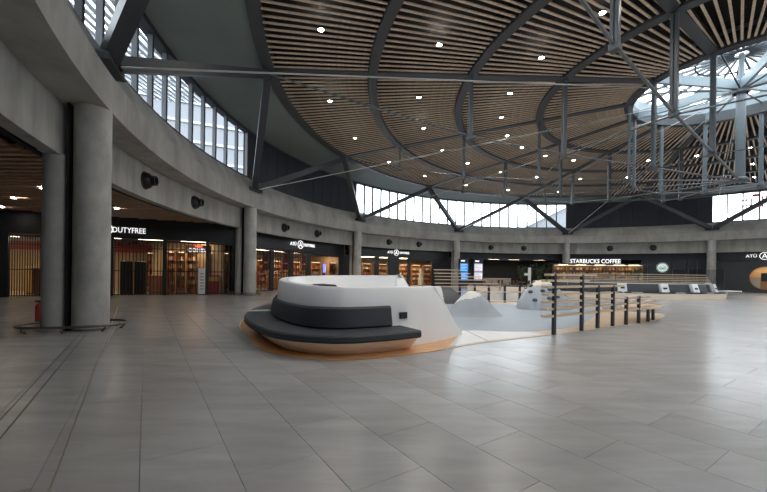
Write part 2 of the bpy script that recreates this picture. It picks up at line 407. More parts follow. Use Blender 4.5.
# ================================================================== SKYLIGHT AND ROOF STEELWORK
sky = tag(empty('skylight'), 'round glazed oculus with blue grey steel drum and radial glazing bars', 'skylight', kind='structure')
r0 = RS[0]
MB().loft([[pol(r, 360 * j / 72, z) for r, z in ((r0 - 0.1, 11.78), (r0 - 0.1, 13.1), (r0 + 0.12, 13.1), (r0 + 0.12, 11.78))] for j in range(73)], True).build('drum', 'steel_drum_skylit', sky, 30)
ZA = 13.65
for i in range(24):
    a = midang(0) + 15 * i
    MB().bar(pol(0.3, a, ZA), pol(r0 + 0.05, a, 13.13), 0.10, 0.14).build('glazing_bar', 'steel_post', sky)
    MB().add([pol(0.3, a - 0.3, ZA + 0.06), pol(r0 + 0.1, a - 0.3, 13.19), pol(r0 + 0.1, a - 14.7, 13.19), pol(0.3, a - 14.7, ZA + 0.06)], [(0, 1, 2, 3)]).build('pane', 'glass', sky)
for rr_ in (1.9, 3.4):
    z_ = ZA - (rr_ - 0.3) / (r0 - 0.3) * (ZA - 13.13)
    MB().tube([pol(rr_, 15 * j, z_) for j in range(25)], 0.05, 6, False).build('purlin', 'steel_post', sky)
for i in range(12):
    a = midang(i)
    if i % 2 == 0:
        MB().bar(pol(0.2, a, 11.95), pol(r0 - 0.1, a, 12.0), 0.16, 0.5).build('spoke_beam', 'steel_drum_skylit', sky)
    else:
        MB().bar(pol(0.2, a, 11.7), pol(r0 - 0.1, a, 12.4), 0.06, 0.06).build('spoke_tie', 'steel_dark', sky)
# small service openings (paired dark slots) on the drum
for i in range(12):
    for q in (-1.6, 1.6):
        a = midang(i) + 5 + q
        p = pol(r0 - 0.105, a); MB().box(-0.01, 0.01, -0.1, 0.1, 11.75, 12.05).build('drum_slot', 'void_black', sky, M=frame(p[0], p[1], a))
pd = bpy.data.lights.new('skylight_portal', 'AREA'); pd.shape = 'DISK'; pd.size = 10.0; pd.cycles.is_portal = True
po = bpy.data.objects.new('skylight_portal', pd); COL.objects.link(po); po.location = (CX, CY, 13.95)

mast = tag(empty('central_mast', Matrix.Translation((CX, CY, 0))), 'blue grey central mast hanging under the glazed oculus', 'mast')
MB().lathe([(0.21, 6.95), (0.21, 12.4), (0.12, 12.6), (0.12, 13.65)], 20, caps=True).build('shaft', 'steel_blue_skylit', mast, 40)
MB().lathe([(0.3, 6.75), (0.36, 6.8), (0.36, 6.9), (0.26, 7.0)], 20, caps=True).build('lower_hub', 'steel_post', mast, 40)
MB().lathe([(0.30, 11.45), (0.36, 11.5), (0.36, 11.65), (0.30, 11.7)], 20).build('upper_hub', 'steel_post', mast, 40)

# hanging posts at the ring / radial crossings, and the cables through their feet
ZB = {0: 7.22, 1: 7.72, 2: 8.42, 3: 9.62}        # foot heights for rings 1..4
RN = {0: 'oculus', 1: 'innermost timber', 2: 'middle timber', 3: 'outer timber'}
for k in (11, 0, 1, 2, 3, 4, 5):
    a = midang(k); where = {11: 'crossing the top right towards the mast', 0: 'running almost level under the nearest rings', 1: 'second from the left', 2: 'third from the left', 3: 'fourth from the left', 4: 'behind and left of the mast', 5: 'behind and right of the mast'}[k]
    T = tag(empty('cable_truss', frame(CX, CY, a)), 'cable truss with hanging posts, %s' % where, 'truss')
    pts = [(R5 - 0.05, 0, 11.0)]
    for i in (3, 2, 1, 0):
        r = RS[i]; zt = zc(r) - 0.13; zb = ZB[i]; w = 0.075 if i == 0 else 0.095
        pts.append((r, 0, zb + 0.1))
        sb = MB()
        if i < 3:
            for s_ in (-1, 1): sb.box(r - w * 0.9, r + w * 0.9, s_ * w * 0.75 - 0.05, s_ * w * 0.75 + 0.05, zb, zt)
            sb.box(r - 0.03, r + 0.03, -w * 0.7, w * 0.7, zb + 0.2, zt)
        else: sb.box(r - 0.055, r + 0.055, -0.055, 0.055, zb, zt)
        hp = sb.build('hanging_post', 'steel_blue_skylit' if i == 0 else 'steel_post', T)
        MB().box(r - 0.14, r + 0.14, -0.14, 0.14, zb - 0.06, zb + 0.14).build('foot_clamp', 'steel_post', hp)
    pts.append((0.37, 0, 6.85))
    MB().tube(pts, 0.045 if k != 11 else 0.06, 8).build('suspension_cable', 'cable', T)
# hoop cables joining the post feet
for i, nm in ((0, 'inner'), (1, 'outer')):
    tag(MB().tube([pol(RS[i], midang(j), ZB[i] + 0.02) for j in range(13)], 0.035, 6, False).build('hoop_cable', 'cable'), '%s polygon of steel cable joining the feet of hanging posts' % nm, 'cable')

# V struts standing on column pads and tie rods to the mast
for k in range(-1, 7):
    a = colang(k)
    pp = pol(28.0, a, 7.12)
    if pp.y < -4: continue
    wh = {0: 'the nearest left column', 1: 'the second column from the left', 2: 'the third column from the left', 3: 'the fourth column from the left', 4: 'the fifth column from the left', 5: 'the rightmost column', 6: 'the beam beyond the right edge', -1: 'the beam behind the camera'}[k]
    V = tag(empty('roof_strut_pair', frame(pp.x, pp.y, a, pp.z)), 'pair of dark steel struts rising in a V from %s' % wh, 'strut')
    MI = V.matrix_world.inverted()
    MB().loft([[(-0.05, -0.62, -0.14), (0.7, -0.62, -0.14), (0.7, 0.62, -0.14), (-0.05, 0.62, -0.14)], [(0.0, -0.62, 0.05), (0.7, -0.62, 0.05), (0.7, 0.62, 0.05), (0.0, 0.62, 0.05)], [(0.05, -0.3, 0.22), (0.5, -0.3, 0.22), (0.5, 0.3, 0.22), (0.05, 0.3, 0.22)]], True, True).build('base_pad', 'steel_dark', V)
    for kk in (k - 1, k):
        q = MI @ pol(R5 + 0.1, midang(kk), 11.0); p0 = Vector((0.1, 0.18 if q.y > 0 else -0.18, 0.12))
        MB().bar(p0, q, 0.40, 0.40, w2=0.34, h2=0.40).build('strut', 'steel_dark', V)
    if 0 <= k <= 5:
        tag(MB().tube([pol(27.9, a, 7.1), pol(0.35, a, 11.55)], 0.028, 6).build('tie_rod', 'rod'), 'thin pale steel rod from %s to the central mast' % wh, 'rod')

# ================================================================== COLUMNS
for k in range(0, 6):
    a = colang(k); nm = ['nearest left', 'second from the left', 'third from the left', 'fourth from the left', 'fifth from the left', 'rightmost'][k]
    p = pol(28.50, a); c = empty('concrete_column', frame(p[0], p[1], a))
    tag(c, 'thick round raw concrete column, %s' % nm, 'column')
    MB().lathe([(0.405, 0), (0.405, 5.86)], 40, caps=True).build('shaft', 'concrete_column', c, 40)
    MB().lathe([(0.412, 0), (0.412, 0.05), (0.405, 0.05)], 40).build('base_band', 'stainless', c, 40)
    p = pol(29.26, a); c2 = empty('rear_column', frame(p[0], p[1], a))
    tag(c2, 'slimmer smooth concrete column right behind the %s thick column' % nm, 'column')
    MB().lathe([(0.285, 0), (0.285, 4.52)], 32, caps=True).build('shaft', 'concrete_smooth', c2, 40)
    MB().box(-0.16, 0.2, -0.5, 0.5, 4.5, 5.9).build('bearing_block', 'concrete_smooth', c2)
    MB().box(-0.34, -0.30, -0.25, 0.25, 0, 5.85).build('gap_shade', 'void_black', c2)  # black strip standing in for shade in the gap between the columns
    if k in (0, 1):
        g = empty('guard_rail', frame(*pol(28.85, a), a))
        tag(g, 'low stainless steel guard rail looping round the base of the %s column' % nm, 'rail')
        loop = []
        for j in range(48):
            t = 2 * PI * j / 48; loop.append((1.12 * math.copysign(abs(math.cos(t)) ** 0.8, math.cos(t)), 0.72 * math.copysign(abs(math.sin(t)) ** 0.8, math.sin(t)), 0.155))
        loop.append(loop[0])
        MB().tube(loop, 0.032, 8, False).build('rail', 'stainless', g, True)
        for j in range(0, 48, 6):
            x, y, z = loop[j]
            MB().tube([(x, y, 0.15), (x * 0.97, y * 0.97, 0.06), (x * 0.9, y * 0.9, 0.0)], 0.026, 8).build('foot', 'stainless', g, True)

# jet nozzles on the recessed panels
for k in range(0, 6):
    for off, w_ in ((10.4, 'left'), (19.4, 'right')):
        a = colang(k) - off
        p = pol(29.07, a)
        if p[1] < 3 or p[0] / p[1] > 1.12: continue
        nz = empty('air_nozzle', frame(p[0], p[1], a + 180, 5.2))
        tag(nz, 'black round air nozzle on the concrete panel, %s one in the %s bay' % (w_, ORD[k]), 'air nozzle')
        rot = Matrix.Rotation(rad(90), 4, 'Y')
        def lx(prof, n=20): 
            mb = MB().lathe(prof, n, caps=True); mb.v = [tuple(rot @ Vector(v)) for v in mb.v]; return mb
        lx([(0.36, 0), (0.36, 0.03), (0.33, 0.05)]).build('flange', 'black_plastic', nz, 40)
        lx([(0.33, 0.04), (0.30, 0.16), (0.20, 0.26), (0.20, 0.42), (0.17, 0.42), (0.15, 0.3)]).build('nozzle_body', 'black_plastic', nz, 40)
# ------------------------------------------------------------------ helpers that read a viewing direction back into the plan
def ray(px): return (px - 383.5) / FPX
def on_line(px, O, ang):
    # local x where the vertical plane seen at image column px meets the wall line through O
    d = Vector((ray(px), 1.0)); t = Vector((math.cos(rad(ang)), math.sin(rad(ang))))
    den = d.x * t.y - d.y * t.x
    return (O[1] * d.x - O[0] * d.y) / -den
def ang_at(px, r):
    k = ray(px); best = None                 # far crossing of column px with the circle of radius r
    A = k * k + 1; B = -2 * (k * CX + CY); Cc = CX * CX + CY * CY - r * r
    y = (-B + math.sqrt(B * B - 4 * A * Cc)) / (2 * A)
    return math.degrees(math.atan2(y - CY, k * y - CX))
def arcframe(a, r, z=0.0):                   # x to the right seen from the hall, y outwards
    p = pol(r, a); return frame(p[0], p[1], a - 90, z)

# goods: shared meshes
GOODS = []
for ci in range(8):
    GOODS.append(MB().bevbox(-0.1, 0.1, -0.07, 0.07, 0, 0.3, 0.015).mesh('boxed_product', 'goods_%d' % ci))
    GOODS.append(MB().lathe([(0.05, 0), (0.055, 0.02), (0.055, 0.19), (0.022, 0.25), (0.022, 0.33), (0.03, 0.34)], 8, caps=True).mesh('bottle', 'goods_%d' % ci))
def stock(F, w, zs, depth, per, label, group, cols=(0, 1, 2, 3, 4, 7, 6)):
    for z in zs:
        for i in range(per):
            gi = random.choice(cols) * 2 + random.randint(0, 1)
            x = -w / 2 + w * (i + 0.5) / per
            o = link('bottle' if gi % 2 else 'boxed_product', GOODS[gi], None, F @ Matrix.Translation((x, depth, z + 0.012)) @ Matrix.Diagonal((min(1.4, w / per * 4.2), 1, random.uniform(0.75, 1.0), 1)))
            tag(o, 'small bottle ' + label if gi % 2 else 'small box ' + label, 'bottle' if gi % 2 else 'box', ('bottles ' if gi % 2 else 'boxes ') + group)
def shelf_unit(F, w, h, d, n, label, m='shop_wood', lit=True):
    U = tag(empty('shelf_unit', F), label, 'shelf')
    MB().box(-w / 2, w / 2, d - 0.04, d, 0, h).build('back_panel', m, U)
    for s_ in (-1, 1): MB().box(s_ * w / 2 - 0.025, s_ * w / 2 + 0.025, 0, d - 0.04, 0, h).build('side_panel', m, U)
    zs = []
    for i in range(n):
        z = 0.12 + i * (h - 0.2) / n; zs.append(z)
        MB().box(-w / 2 + 0.03, w / 2 - 0.03, 0.01, d - 0.05, z - 0.03, z).build('shelf', m, U)
    MB().box(-w / 2, w / 2, 0, d, h - 0.06, h).build('top_panel', m, U)
    if lit:
        MB().box(-w / 2 + 0.1, w / 2 - 0.1, 0.02, 0.06, h - 0.09, h - 0.062).build('light_strip', 'lamp_strip', U)
    return zs
def ceiling_lamp(F, w, l, label, strength=None):
    L = tag(empty('shop_lamp', F), label, 'lamp')
    MB().box(-w / 2, w / 2, -l / 2, l / 2, 0.0, 0.06).build('housing', 'fascia_black', L)
    MB().box(-w / 2 + 0.05, w / 2 - 0.05, -l / 2 + 0.05, l / 2 - 0.05, -0.012, 0.0).build('diffuser', 'lamp_shop', L)
def gate(F, x0, x1, h, n, label, rails=(0.05, 1.5, 2.9)):
    G = tag(empty('folding_gate', F), label, 'gate')
    for i in range(n):
        x = x0 + (x1 - x0) * (i + 0.5) / n
        MB().box(x - 0.022, x + 0.022, -0.022, 0.022, 0.02, h).build('bar', 'bar_black', G)
    for z in rails: MB().box(x0, x1, -0.012, 0.012, z, z + 0.05).build('cross_rail', 'bar_black', G)
    MB().box(x0, x1, -0.05, 0.05, h - 0.02, h + 0.1).build('top_track', 'bar_black', G)
    MB().box(x0, x1, -0.05, 0.05, 0.0, 0.03).build('floor_track', 'stainless', G)
def lettering(par, txt, x, z, size, y, m='sign_white', bold=0.0, align='CENTER', sx=1.0, name='lettering'):
    me = text_mesh(txt, size, m, 0.04, align, bold)
    return link(name, me, par, Matrix.Translation((x, y, z)) @ STAND @ Matrix.Diagonal((sx, 1, 1, 1)))
def round_logo(par, x, z, r, y, m='sign_white'):
    n = 28; rings = []
    mb = MB()
    mb.loft([[(x + rr * math.cos(2 * PI * i / n), yy, z + rr * math.sin(2 * PI * i / n)) for rr, yy in ((r, y), (r, y - 0.04), (r * 0.84, y - 0.04), (r * 0.84, y))] for i in range(n + 1)], True)
    lg = mb.build('round_logo', m, par)
    l = MB()
    l.bar((x - r * 0.42, y - 0.02, z - r * 0.5), (x, y - 0.02, z + r * 0.6), 0.04, r * 0.16, up=(1, 0, 0.5)); l.bar((x + r * 0.42, y - 0.02, z - r * 0.5), (x, y - 0.02, z + r * 0.6), 0.04, r * 0.16, up=(1, 0, -0.5))
    l.box(x - r * 0.28, x + r * 0.28, y - 0.04, y, z - r * 0.28, z - r * 0.12)
    l.build('logo_mark', m, lg)

# ================================================================== LEFT DUTY FREE SHOP (straight front behind the first bay)
O1, A1 = (-26.0, 17.0), 25.7
F1 = frame(O1[0], O1[1], A1)
X1 = lambda px: on_line(px, O1, A1)
LEN1 = 17.6
wl = tag(empty('wall_left', F1), 'inner walls of the left duty free shop behind the gates', 'wall', kind='structure')
MB().box(-6, LEN1, 7.0, 7.2, 0, 4.9).build('rear_wall', 'shop_wall', wl)
MB().box(LEN1 - 0.1, LEN1 + 0.1, 0.1, 7.0, 0, 4.9).build('end_wall', 'shop_wall', wl)
MB().box(-6.2, -6, -3.0, 7.2, 0, 4.6).build('far_end_wall', 'wall_charcoal', wl)
MB().box(-6, LEN1, 0.3, 7.0, 3.62, 3.75).build('shop_ceiling', 'fascia_black', wl)
MB().box(-6, LEN1, 0.1, 7.0, 0.001, 0.012).build('shop_floor', 'shop_floor', wl)
MB().box(-6, LEN1, 6.9, 7.0, 2.9, 3.5).build('red_band', 'shop_red', wl)
sf = tag(empty('shopfront', F1), 'black fascia over the left duty free shop with a white round logo and lettering', 'shopfront')
MB().box(-6, LEN1, 0, 0.3, 3.5, 4.88).build('fascia', 'fascia_black', sf)
for a_, b_ in ((-1, 8), (109, 113), (162.5, 166.5), (205.5, 209), (233.5, 236)):
    MB().box(X1(a_), X1(b_), 0.0, 0.25, 0, 3.5).build('frame_post', 'fascia_black', sf)
MB().box(-6, X1(-1), 0.0, 0.25, 0, 3.5).build('side_panel', 'fascia_black', sf)
xt0, xt1 = X1(112), X1(145)
lt = lettering(sf, 'DUTYFREE', (xt0 + xt1) / 2, 3.98, 0.46, -0.01, bold=0.004)
w_ = max(v.co.x for v in lt.data.vertices) - min(v.co.x for v in lt.data.vertices)
lt.matrix_local = Matrix.Translation(((xt0 + xt1) / 2, -0.01, 3.98)) @ STAND @ Matrix.Diagonal(((xt1 - xt0) / w_, 1, 1, 1))
round_logo(sf, X1(105.2), 4.0, 0.36, -0.01)
gl_ = ['left shop, at the left picture edge', 'left shop, just right of the thick column', 'left shop, behind the white banner', 'left shop, nearest the second column']
for (a_, b_), n_, l_ in zip(((8, 109), (113, 162.5), (166.5, 205.5), (209, 233.5)), (42, 14, 10, 7), gl_):
    gate(F1, X1(a_), X1(b_), 3.36, n_, 'folding gate of thin black bars, ' + l_)
# wood lined soffit between ring and shop, with its downlights
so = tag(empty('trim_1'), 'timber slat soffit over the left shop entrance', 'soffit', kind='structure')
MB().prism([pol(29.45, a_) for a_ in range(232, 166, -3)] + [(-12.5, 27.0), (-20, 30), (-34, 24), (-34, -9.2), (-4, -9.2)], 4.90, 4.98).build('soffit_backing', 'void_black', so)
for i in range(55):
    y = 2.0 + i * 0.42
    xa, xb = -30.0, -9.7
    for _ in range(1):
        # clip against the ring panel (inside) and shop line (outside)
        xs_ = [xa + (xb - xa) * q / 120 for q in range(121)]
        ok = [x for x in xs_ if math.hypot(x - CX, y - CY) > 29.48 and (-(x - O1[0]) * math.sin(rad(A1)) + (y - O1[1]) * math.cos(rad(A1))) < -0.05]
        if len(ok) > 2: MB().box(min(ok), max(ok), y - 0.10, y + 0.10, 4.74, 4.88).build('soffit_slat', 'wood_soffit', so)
for q, (px, py) in enumerate([(12.8, 199), (41, 189), (1, 208), (116, 209.5), (168, 223)]):
    k_ = ray(px); d_ = 3.1 * FPX / (268.5 + 0.014 * px - py); d_ = min(d_, 23.5)
    L = tag(empty('soffit_downlight', Matrix.Translation((k_ * d_, d_, 4.70))), 'round white downlight in the timber soffit, %s from the left' % ORD[[1, 2, 0, 3, 4][q]], 'downlight')
    MB().lathe([(0.1, -0.01), (0.14, -0.01), (0.14, 0.02), (0.1, 0.02)], 14).build('rim', 'fascia_black', L)
    MB().lathe([(0.001, 0.0), (0.1, 0.0), (0.1, 0.015)], 14).build('lens', 'lamp_white', L)
# fittings of the left shop
for q, px in enumerate((123.5, 138)):
    x = X1(px); g = tag(empty('security_gate', F1 @ Matrix.Translation((x, 0.8, 0))), 'tall dark security gate pillar behind the bars, %s of two' % ('left', 'right')[q], 'pillar')
    MB().bevbox(-0.32, 0.32, -0.08, 0.08, 0, 2.15, 0.04).build('panel', 'black_plastic', g); MB().box(-0.36, 0.36, -0.14, 0.14, 0, 0.05).build('foot', 'fascia_black', g)
def counter(F, w, d, h, label, m='goods_3', top='shop_wood'):
    c = tag(empty('counter', F), label, 'counter')
    MB().box(-w / 2, w / 2, 0, d, 0.08, h - 0.05).build('body', m, c); MB().box(-w / 2 + 0.04, w / 2 - 0.04, 0.05, d, 0, 0.08).build('kick_board', 'fascia_black', c)
    MB().bevbox(-w / 2 - 0.03, w / 2 + 0.03, -0.04, d, h - 0.05, h, 0.012).build('worktop', top, c)
xa, xb = X1(144), X1(163)
counter(F1 @ Matrix.Translation(((xa + xb) / 2, 1.8, 0)), (xb - xa), 0.8, 1.25, 'brown cash counter behind the left shop gate')
xa, xb = X1(20), X1(41)
counter(F1 @ Matrix.Translation(((xa + xb) / 2, 1.6, 0)), (xb - xa), 0.8, 1.6, 'dark counter behind the gate at the left edge')
xa, xb = X1(3), X1(19)
counter(F1 @ Matrix.Translation(((xa + xb) / 2, 2.6, 0)), (xb - xa), 0.8, 1.7, 'yellow wooden counter behind the gate at the left edge', 'goods_1', 'goods_2')
spec = [(150, 1.9), (160, 1.9), (171, 1.9), (181, 1.9), (191, 1.9), (200, 1.8), (213, 1.8), (225, 1.9)]
for q, (px, w) in enumerate(spec):
    w = (X1(px + 5) - X1(px - 5)) * 0.93
    yd = 4.6 if q < 2 else (1.5 if q < 6 else 0.9)
    Fq = F1 @ Matrix.Translation((X1(px), yd, 0))
    # follow the line of sight back to the depth of the unit
    Oq = (F1 @ Vector((0, yd, 0))); xq = on_line(px, (Oq.x, Oq.y), A1); Fq = F1 @ Matrix.Translation((xq, yd, 0))
    zs = shelf_unit(Fq, w, 2.9, 0.5, 5, 'lit wooden shelf unit in the left duty free shop, %s from the left' % ORD[q])
    stock(Fq, w - 0.08, zs, 0.2, 3, 'on the %s lit shelf unit of the left shop' % ORD[q], 'on the %s shelf unit of the left shop' % ORD[q])
p_ = F1 @ Matrix.Translation((X1(201.8), -0.06, 0))
bn = tag(empty('banner_stand', p_), 'white upright banner stand in front of the left shop gate', 'banner')
MB().box(-0.2, 0.2, -0.015, 0.015, 0.06, 1.75).build('banner', 'white_plain', bn); MB().box(-0.22, 0.22, -0.12, 0.12, 0, 0.06).build('base', 'black_plastic', bn)
for i in range(6): MB().box(-0.1, 0.12, -0.02, -0.015, 0.35 + i * 0.2, 0.43 + i * 0.2).build('printed_character', 'goods_6', bn)
sg = tag(empty('hanging_sign', F1 @ Matrix.Translation(((X1(190.5) + X1(205)) / 2, 0.6, 3.0))), 'small lit white sign with a red arc inside the left shop', 'sign')
MB().box(-0.75, 0.75, 0, 0.05, -0.24, 0.3).build('board', 'goods_3', sg)
lettering(sg, 'COHIBA', 0, -0.05, 0.34, -0.02, bold=0.01); MB().box(-0.18, 0.2, -0.03, 0, 0.16, 0.27).build('red_arc', 'sign_red', sg)
rc = tag(empty('red_display', F1 @ Matrix.Translation((X1(214), 0.25, 0))), 'red free standing display behind the last left gate', 'display')
MB().bevbox(-0.35, 0.35, 0, 0.5, 0, 1.3, 0.03).build('body', 'shop_red', rc); MB().box(-0.3, 0.3, -0.02, 0, 0.9, 1.2).build('front_panel', 'goods_1', rc)
for q, x in enumerate((1.5, 4.5, 7.5, 10.2, 12.6, 15.0)):
    ceiling_lamp(F1 @ Matrix.Translation((x, 2.6 if x < 9 else 0.85, 3.56)), 1.6, 2.2 if x < 9 else 0.9, 'flat ceiling lamp of the left duty free shop, %s from the left' % ORD[q])
ex = tag(empty('fire_extinguisher', frame(-9.95, 10.4, 30)), 'red fire extinguisher standing left of the slim rear column', 'extinguisher')
MB().lathe([(0.07, 0.02), (0.085, 0.04), (0.085, 0.5), (0.05, 0.58), (0.03, 0.6)], 14, caps=True).build('cylinder', 'red_paint', ex, True)
MB().tube([(0.0, 0, 0.6), (0.05, 0, 0.66), (0.12, 0, 0.62), (0.11, 0, 0.35)], 0.015, 6).build('hose', 'black_plastic', ex); MB().box(-0.08, 0.06, -0.02, 0.02, 0.63, 0.67).build('handle', 'black_plastic', ex)
MB().lathe([(0.1, 0.0), (0.1, 0.03)], 14, caps=True).build('stand', 'black_plastic', ex)

# ================================================================== SECOND AND THIRD DUTY FREE SHOPS (curved fronts)
RF = 30.25
def arc_room(k, name, label, rback, zt=3.62, wm='shop_wall'):
    W = tag(empty(name), label, 'wall', kind='structure')
    a0, a1 = colang(k) - 0.25, colang(k + 1) + 0.25
    MB().sweep([(rback, 0), (rback, 4.6), (rback + 0.2, 4.6), (rback + 0.2, 0)], a0, a1, 12).build('rear_wall', wm, W)
    for a in (a0, a1): MB().sweep([(RF + 0.3, 0), (RF + 0.3, 4.6), (rback, 4.6), (rback, 0)], a - 0.15, a + 0.15, 1).build('side_wall', wm, W)
    MB().sweep([(RF + 0.3, zt), (RF + 0.3, zt + 0.12), (rback, zt + 0.12), (rback, zt)], a0, a1, 12).build('shop_ceiling', 'fascia_black', W)
    MB().sweep([(RF + 0.1, 0.001), (RF + 0.1, 0.012), (rback, 0.012), (rback, 0.001)], a0, a1, 12).build('shop_floor', 'shop_floor', W)
    return W
def arc_fascia(par, a0, a1, z0=3.5, z1=4.62, m='fascia_black'):
    MB().sweep([(RF - 0.12, z0), (RF - 0.12, z1), (RF + 0.2, z1), (RF + 0.2, z0)], a0, a1, 16).build('fascia', m, par)
def arc_panel(par, pa, pb, z0, z1, m, r=RF, name='frame_panel', th=0.12):
    a0, a1 = ang_at(pa, r), ang_at(pb, r)
    return MB().sweep([(r, z0), (r, z1), (r + th, z1), (r + th, z0)], a0, a1, max(1, int(abs(a1 - a0) / 2))).build(name, m, par)
def brand_sign(par, pxc, z, scale=1.0, r=RF - 0.32, left='ATÜ', right='DUTYFREE'):
    a = ang_at(pxc, r); M = arcframe(a, r)
    H = empty('sign', None, par); H.matrix_local = par.matrix_world.inverted() @ M
    round_logo(H, 0, z, 0.52 * scale, 0.0)
    l = text_mesh(left, 0.56 * scale, 'sign_white', 0.04, 'RIGHT', 0.004); link('lettering', l, H, Matrix.Translation((-0.72 * scale, 0, z)) @ STAND)
    if right:
        l = text_mesh(right, 0.50 * scale, 'sign_white', 0.04, 'LEFT', 0.004); link('lettering', l, H, Matrix.Translation((0.72 * scale, 0, z)) @ STAND @ Matrix.Diagonal((0.9, 1, 1, 1)))

arc_room(1, 'wall_second_shop', 'inner walls of the second duty free shop', 36.0)
s2 = tag(empty('shopfront'), 'black shopfront with red banners between the second and third columns', 'shopfront')
arc_fascia(s2, colang(1) - 0.6, colang(2) + 0.6)
for a_, b_ in ((270.5, 273.5), (289.5, 293), (306.5, 311), (339, 341)): arc_panel(s2, a_, b_, 0, 3.5, 'fascia_black', name='frame_post')
arc_panel(s2, 341, 351, 0, 3.5, 'panel_dark', name='blank_panel')
arc_panel(s2, 311, 339, 3.2, 3.5, 'fascia_black', name='door_header')
brand_sign(s2, 300, 4.1, 0.74)
for q, (a_, b_, n_) in enumerate(((257.5, 270.5, 9), (273.5, 289.5, 10), (293, 306.5, 8))):
    am = ang_at((a_ + b_) / 2, RF); wd = abs(ang_at(a_, RF) - ang_at(b_, RF)) * PI / 180 * RF
    gate(arcframe(am, RF + 0.06), -wd / 2, wd / 2, 3.36, n_, 'folding gate of thin black bars at the second shop, %s from the left' % ORD[q])
for q, px in enumerate((265.5, 285.5, 304)):
    a = ang_at(px, RF + 0.7); Bn = tag(empty('hanging_banner', arcframe(a, RF + 0.7)), 'red hanging banner with a white mark in the second shop, %s from the left' % ORD[q], 'banner')
    MB().box(-0.36, 0.36, -0.02, 0.02, 1.75, 3.15).build('cloth', 'shop_red', Bn); MB().box(-0.2, 0.2, -0.03, -0.02, 2.3, 2.42).build('printed_mark', 'white_plain', Bn)
    MB().box(-0.4, 0.4, -0.03, 0.03, 3.15, 3.2).build('rod', 'fascia_black', Bn)
for q, px in enumerate((262, 277, 296, 316, 334)):
    rr_ = RF + (3.6 if q < 3 else (2.4 if q == 3 else 1.3))
    F_ = arcframe(ang_at(px, rr_), rr_)
    zs = shelf_unit(F_, 1.3, 2.7, 0.5, 4, 'lit wooden shelf unit in the second duty free shop, %s from the left' % ORD[q])
    stock(F_, 1.2, zs, 0.2, 4, 'on the %s lit shelf unit of the second shop' % ORD[q], 'on the %s shelf unit of the second shop' % ORD[q])
for q, px in enumerate((279, 299)):
    F_ = arcframe(ang_at(px, RF + 1.8), RF + 1.8); counter(F_, 1.5, 0.7, 1.1, 'low orange wooden display table in the second shop, %s' % ('left one', 'right one')[q], 'goods_4', 'goods_1')
F_ = arcframe(ang_at(326, RF + 3.0), RF + 3.0); vs_ = tag(empty('video_screen', F_), 'glowing blue video screen inside the second shop', 'screen')
MB().box(-0.5, 0.5, 0, 0.08, 1.5, 2.6).build('casing', 'black_plastic', vs_); MB().box(-0.46, 0.46, -0.01, 0, 1.55, 2.55).build('display', 'screen_video', vs_); MB().box(-0.12, 0.16, -0.015, -0.01, 1.7, 2.3).build('picture', 'screen_pale', vs_); MB().box(-0.3, 0.3, 0.02, 0.3, 0, 1.5).build('stand', 'fascia_black', vs_)
for q, px in enumerate((266, 282, 300, 318, 334)):
    a = ang_at(px, RF + 2.3); ceiling_lamp(arcframe(a, RF + 2.3, 3.56), 1.6, 1.6, 'flat ceiling lamp of the second duty free shop, %s from the left' % ORD[q])

arc_room(2, 'wall_third_shop', 'inner walls of the third duty free shop', 36.0)
s3 = tag(empty('shopfront'), 'black shopfront between the third and fourth columns behind the white lounge', 'shopfront')
arc_fascia(s3, colang(2) - 0.6, colang(3) + 0.6)
for a_, b_ in ((375, 379), (388, 399), (407.5, 410), (432, 438)): arc_panel(s3, a_, b_, 0, 3.5, 'fascia_black', name='frame_post')
arc_panel(s3, 438, 452, 0, 3.5, 'panel_dark', name='blank_panel')
arc_panel(s3, 410, 432, 3.25, 3.5, 'fascia_black', name='door_header')
for a_, b_ in ((363, 375), (379, 388)): arc_panel(s3, a_, b_, 0.1, 3.5, 'glass_shop', name='pane', th=0.02)
brand_sign(s3, 396, 4.1, 0.72)
for q, px in enumerate((367, 383, 404, 416, 428)):
    F_ = arcframe(ang_at(px, RF + 3.2), RF + 3.2)
    zs = shelf_unit(F_, 1.3, 2.8, 0.5, 4, 'lit wooden shelf unit in the third duty free shop, %s from the left' % ORD[q])
    stock(F_, 1.2, zs, 0.2, 4, 'on the %s lit shelf unit of the third shop' % ORD[q], 'on the %s shelf unit of the third shop' % ORD[q], (2, 2, 1, 0, 4, 6))
F_ = arcframe(ang_at(421, RF + 1.4), RF + 1.4)
mq = tag(empty('display_stand', F_), 'pale pink product display stand in the third shop doorway', 'display')
MB().lathe([(0.4, 0), (0.4, 0.9), (0.3, 1.0), (0.25, 1.9), (0.12, 2.3)], 14, caps=True).build('body', 'goods_2', mq, 40); MB().lathe([(0.45, 0), (0.45, 0.08)], 14, caps=True).build('base', 'white_plain', mq)
for q, px in enumerate((368, 384, 404, 421)):
    a = ang_at(px, RF + 1.9); ceiling_lamp(arcframe(a, RF + 1.9, 3.56), 1.6, 1.8, 'flat ceiling lamp of the third duty free shop, %s from the left' % ORD[q])

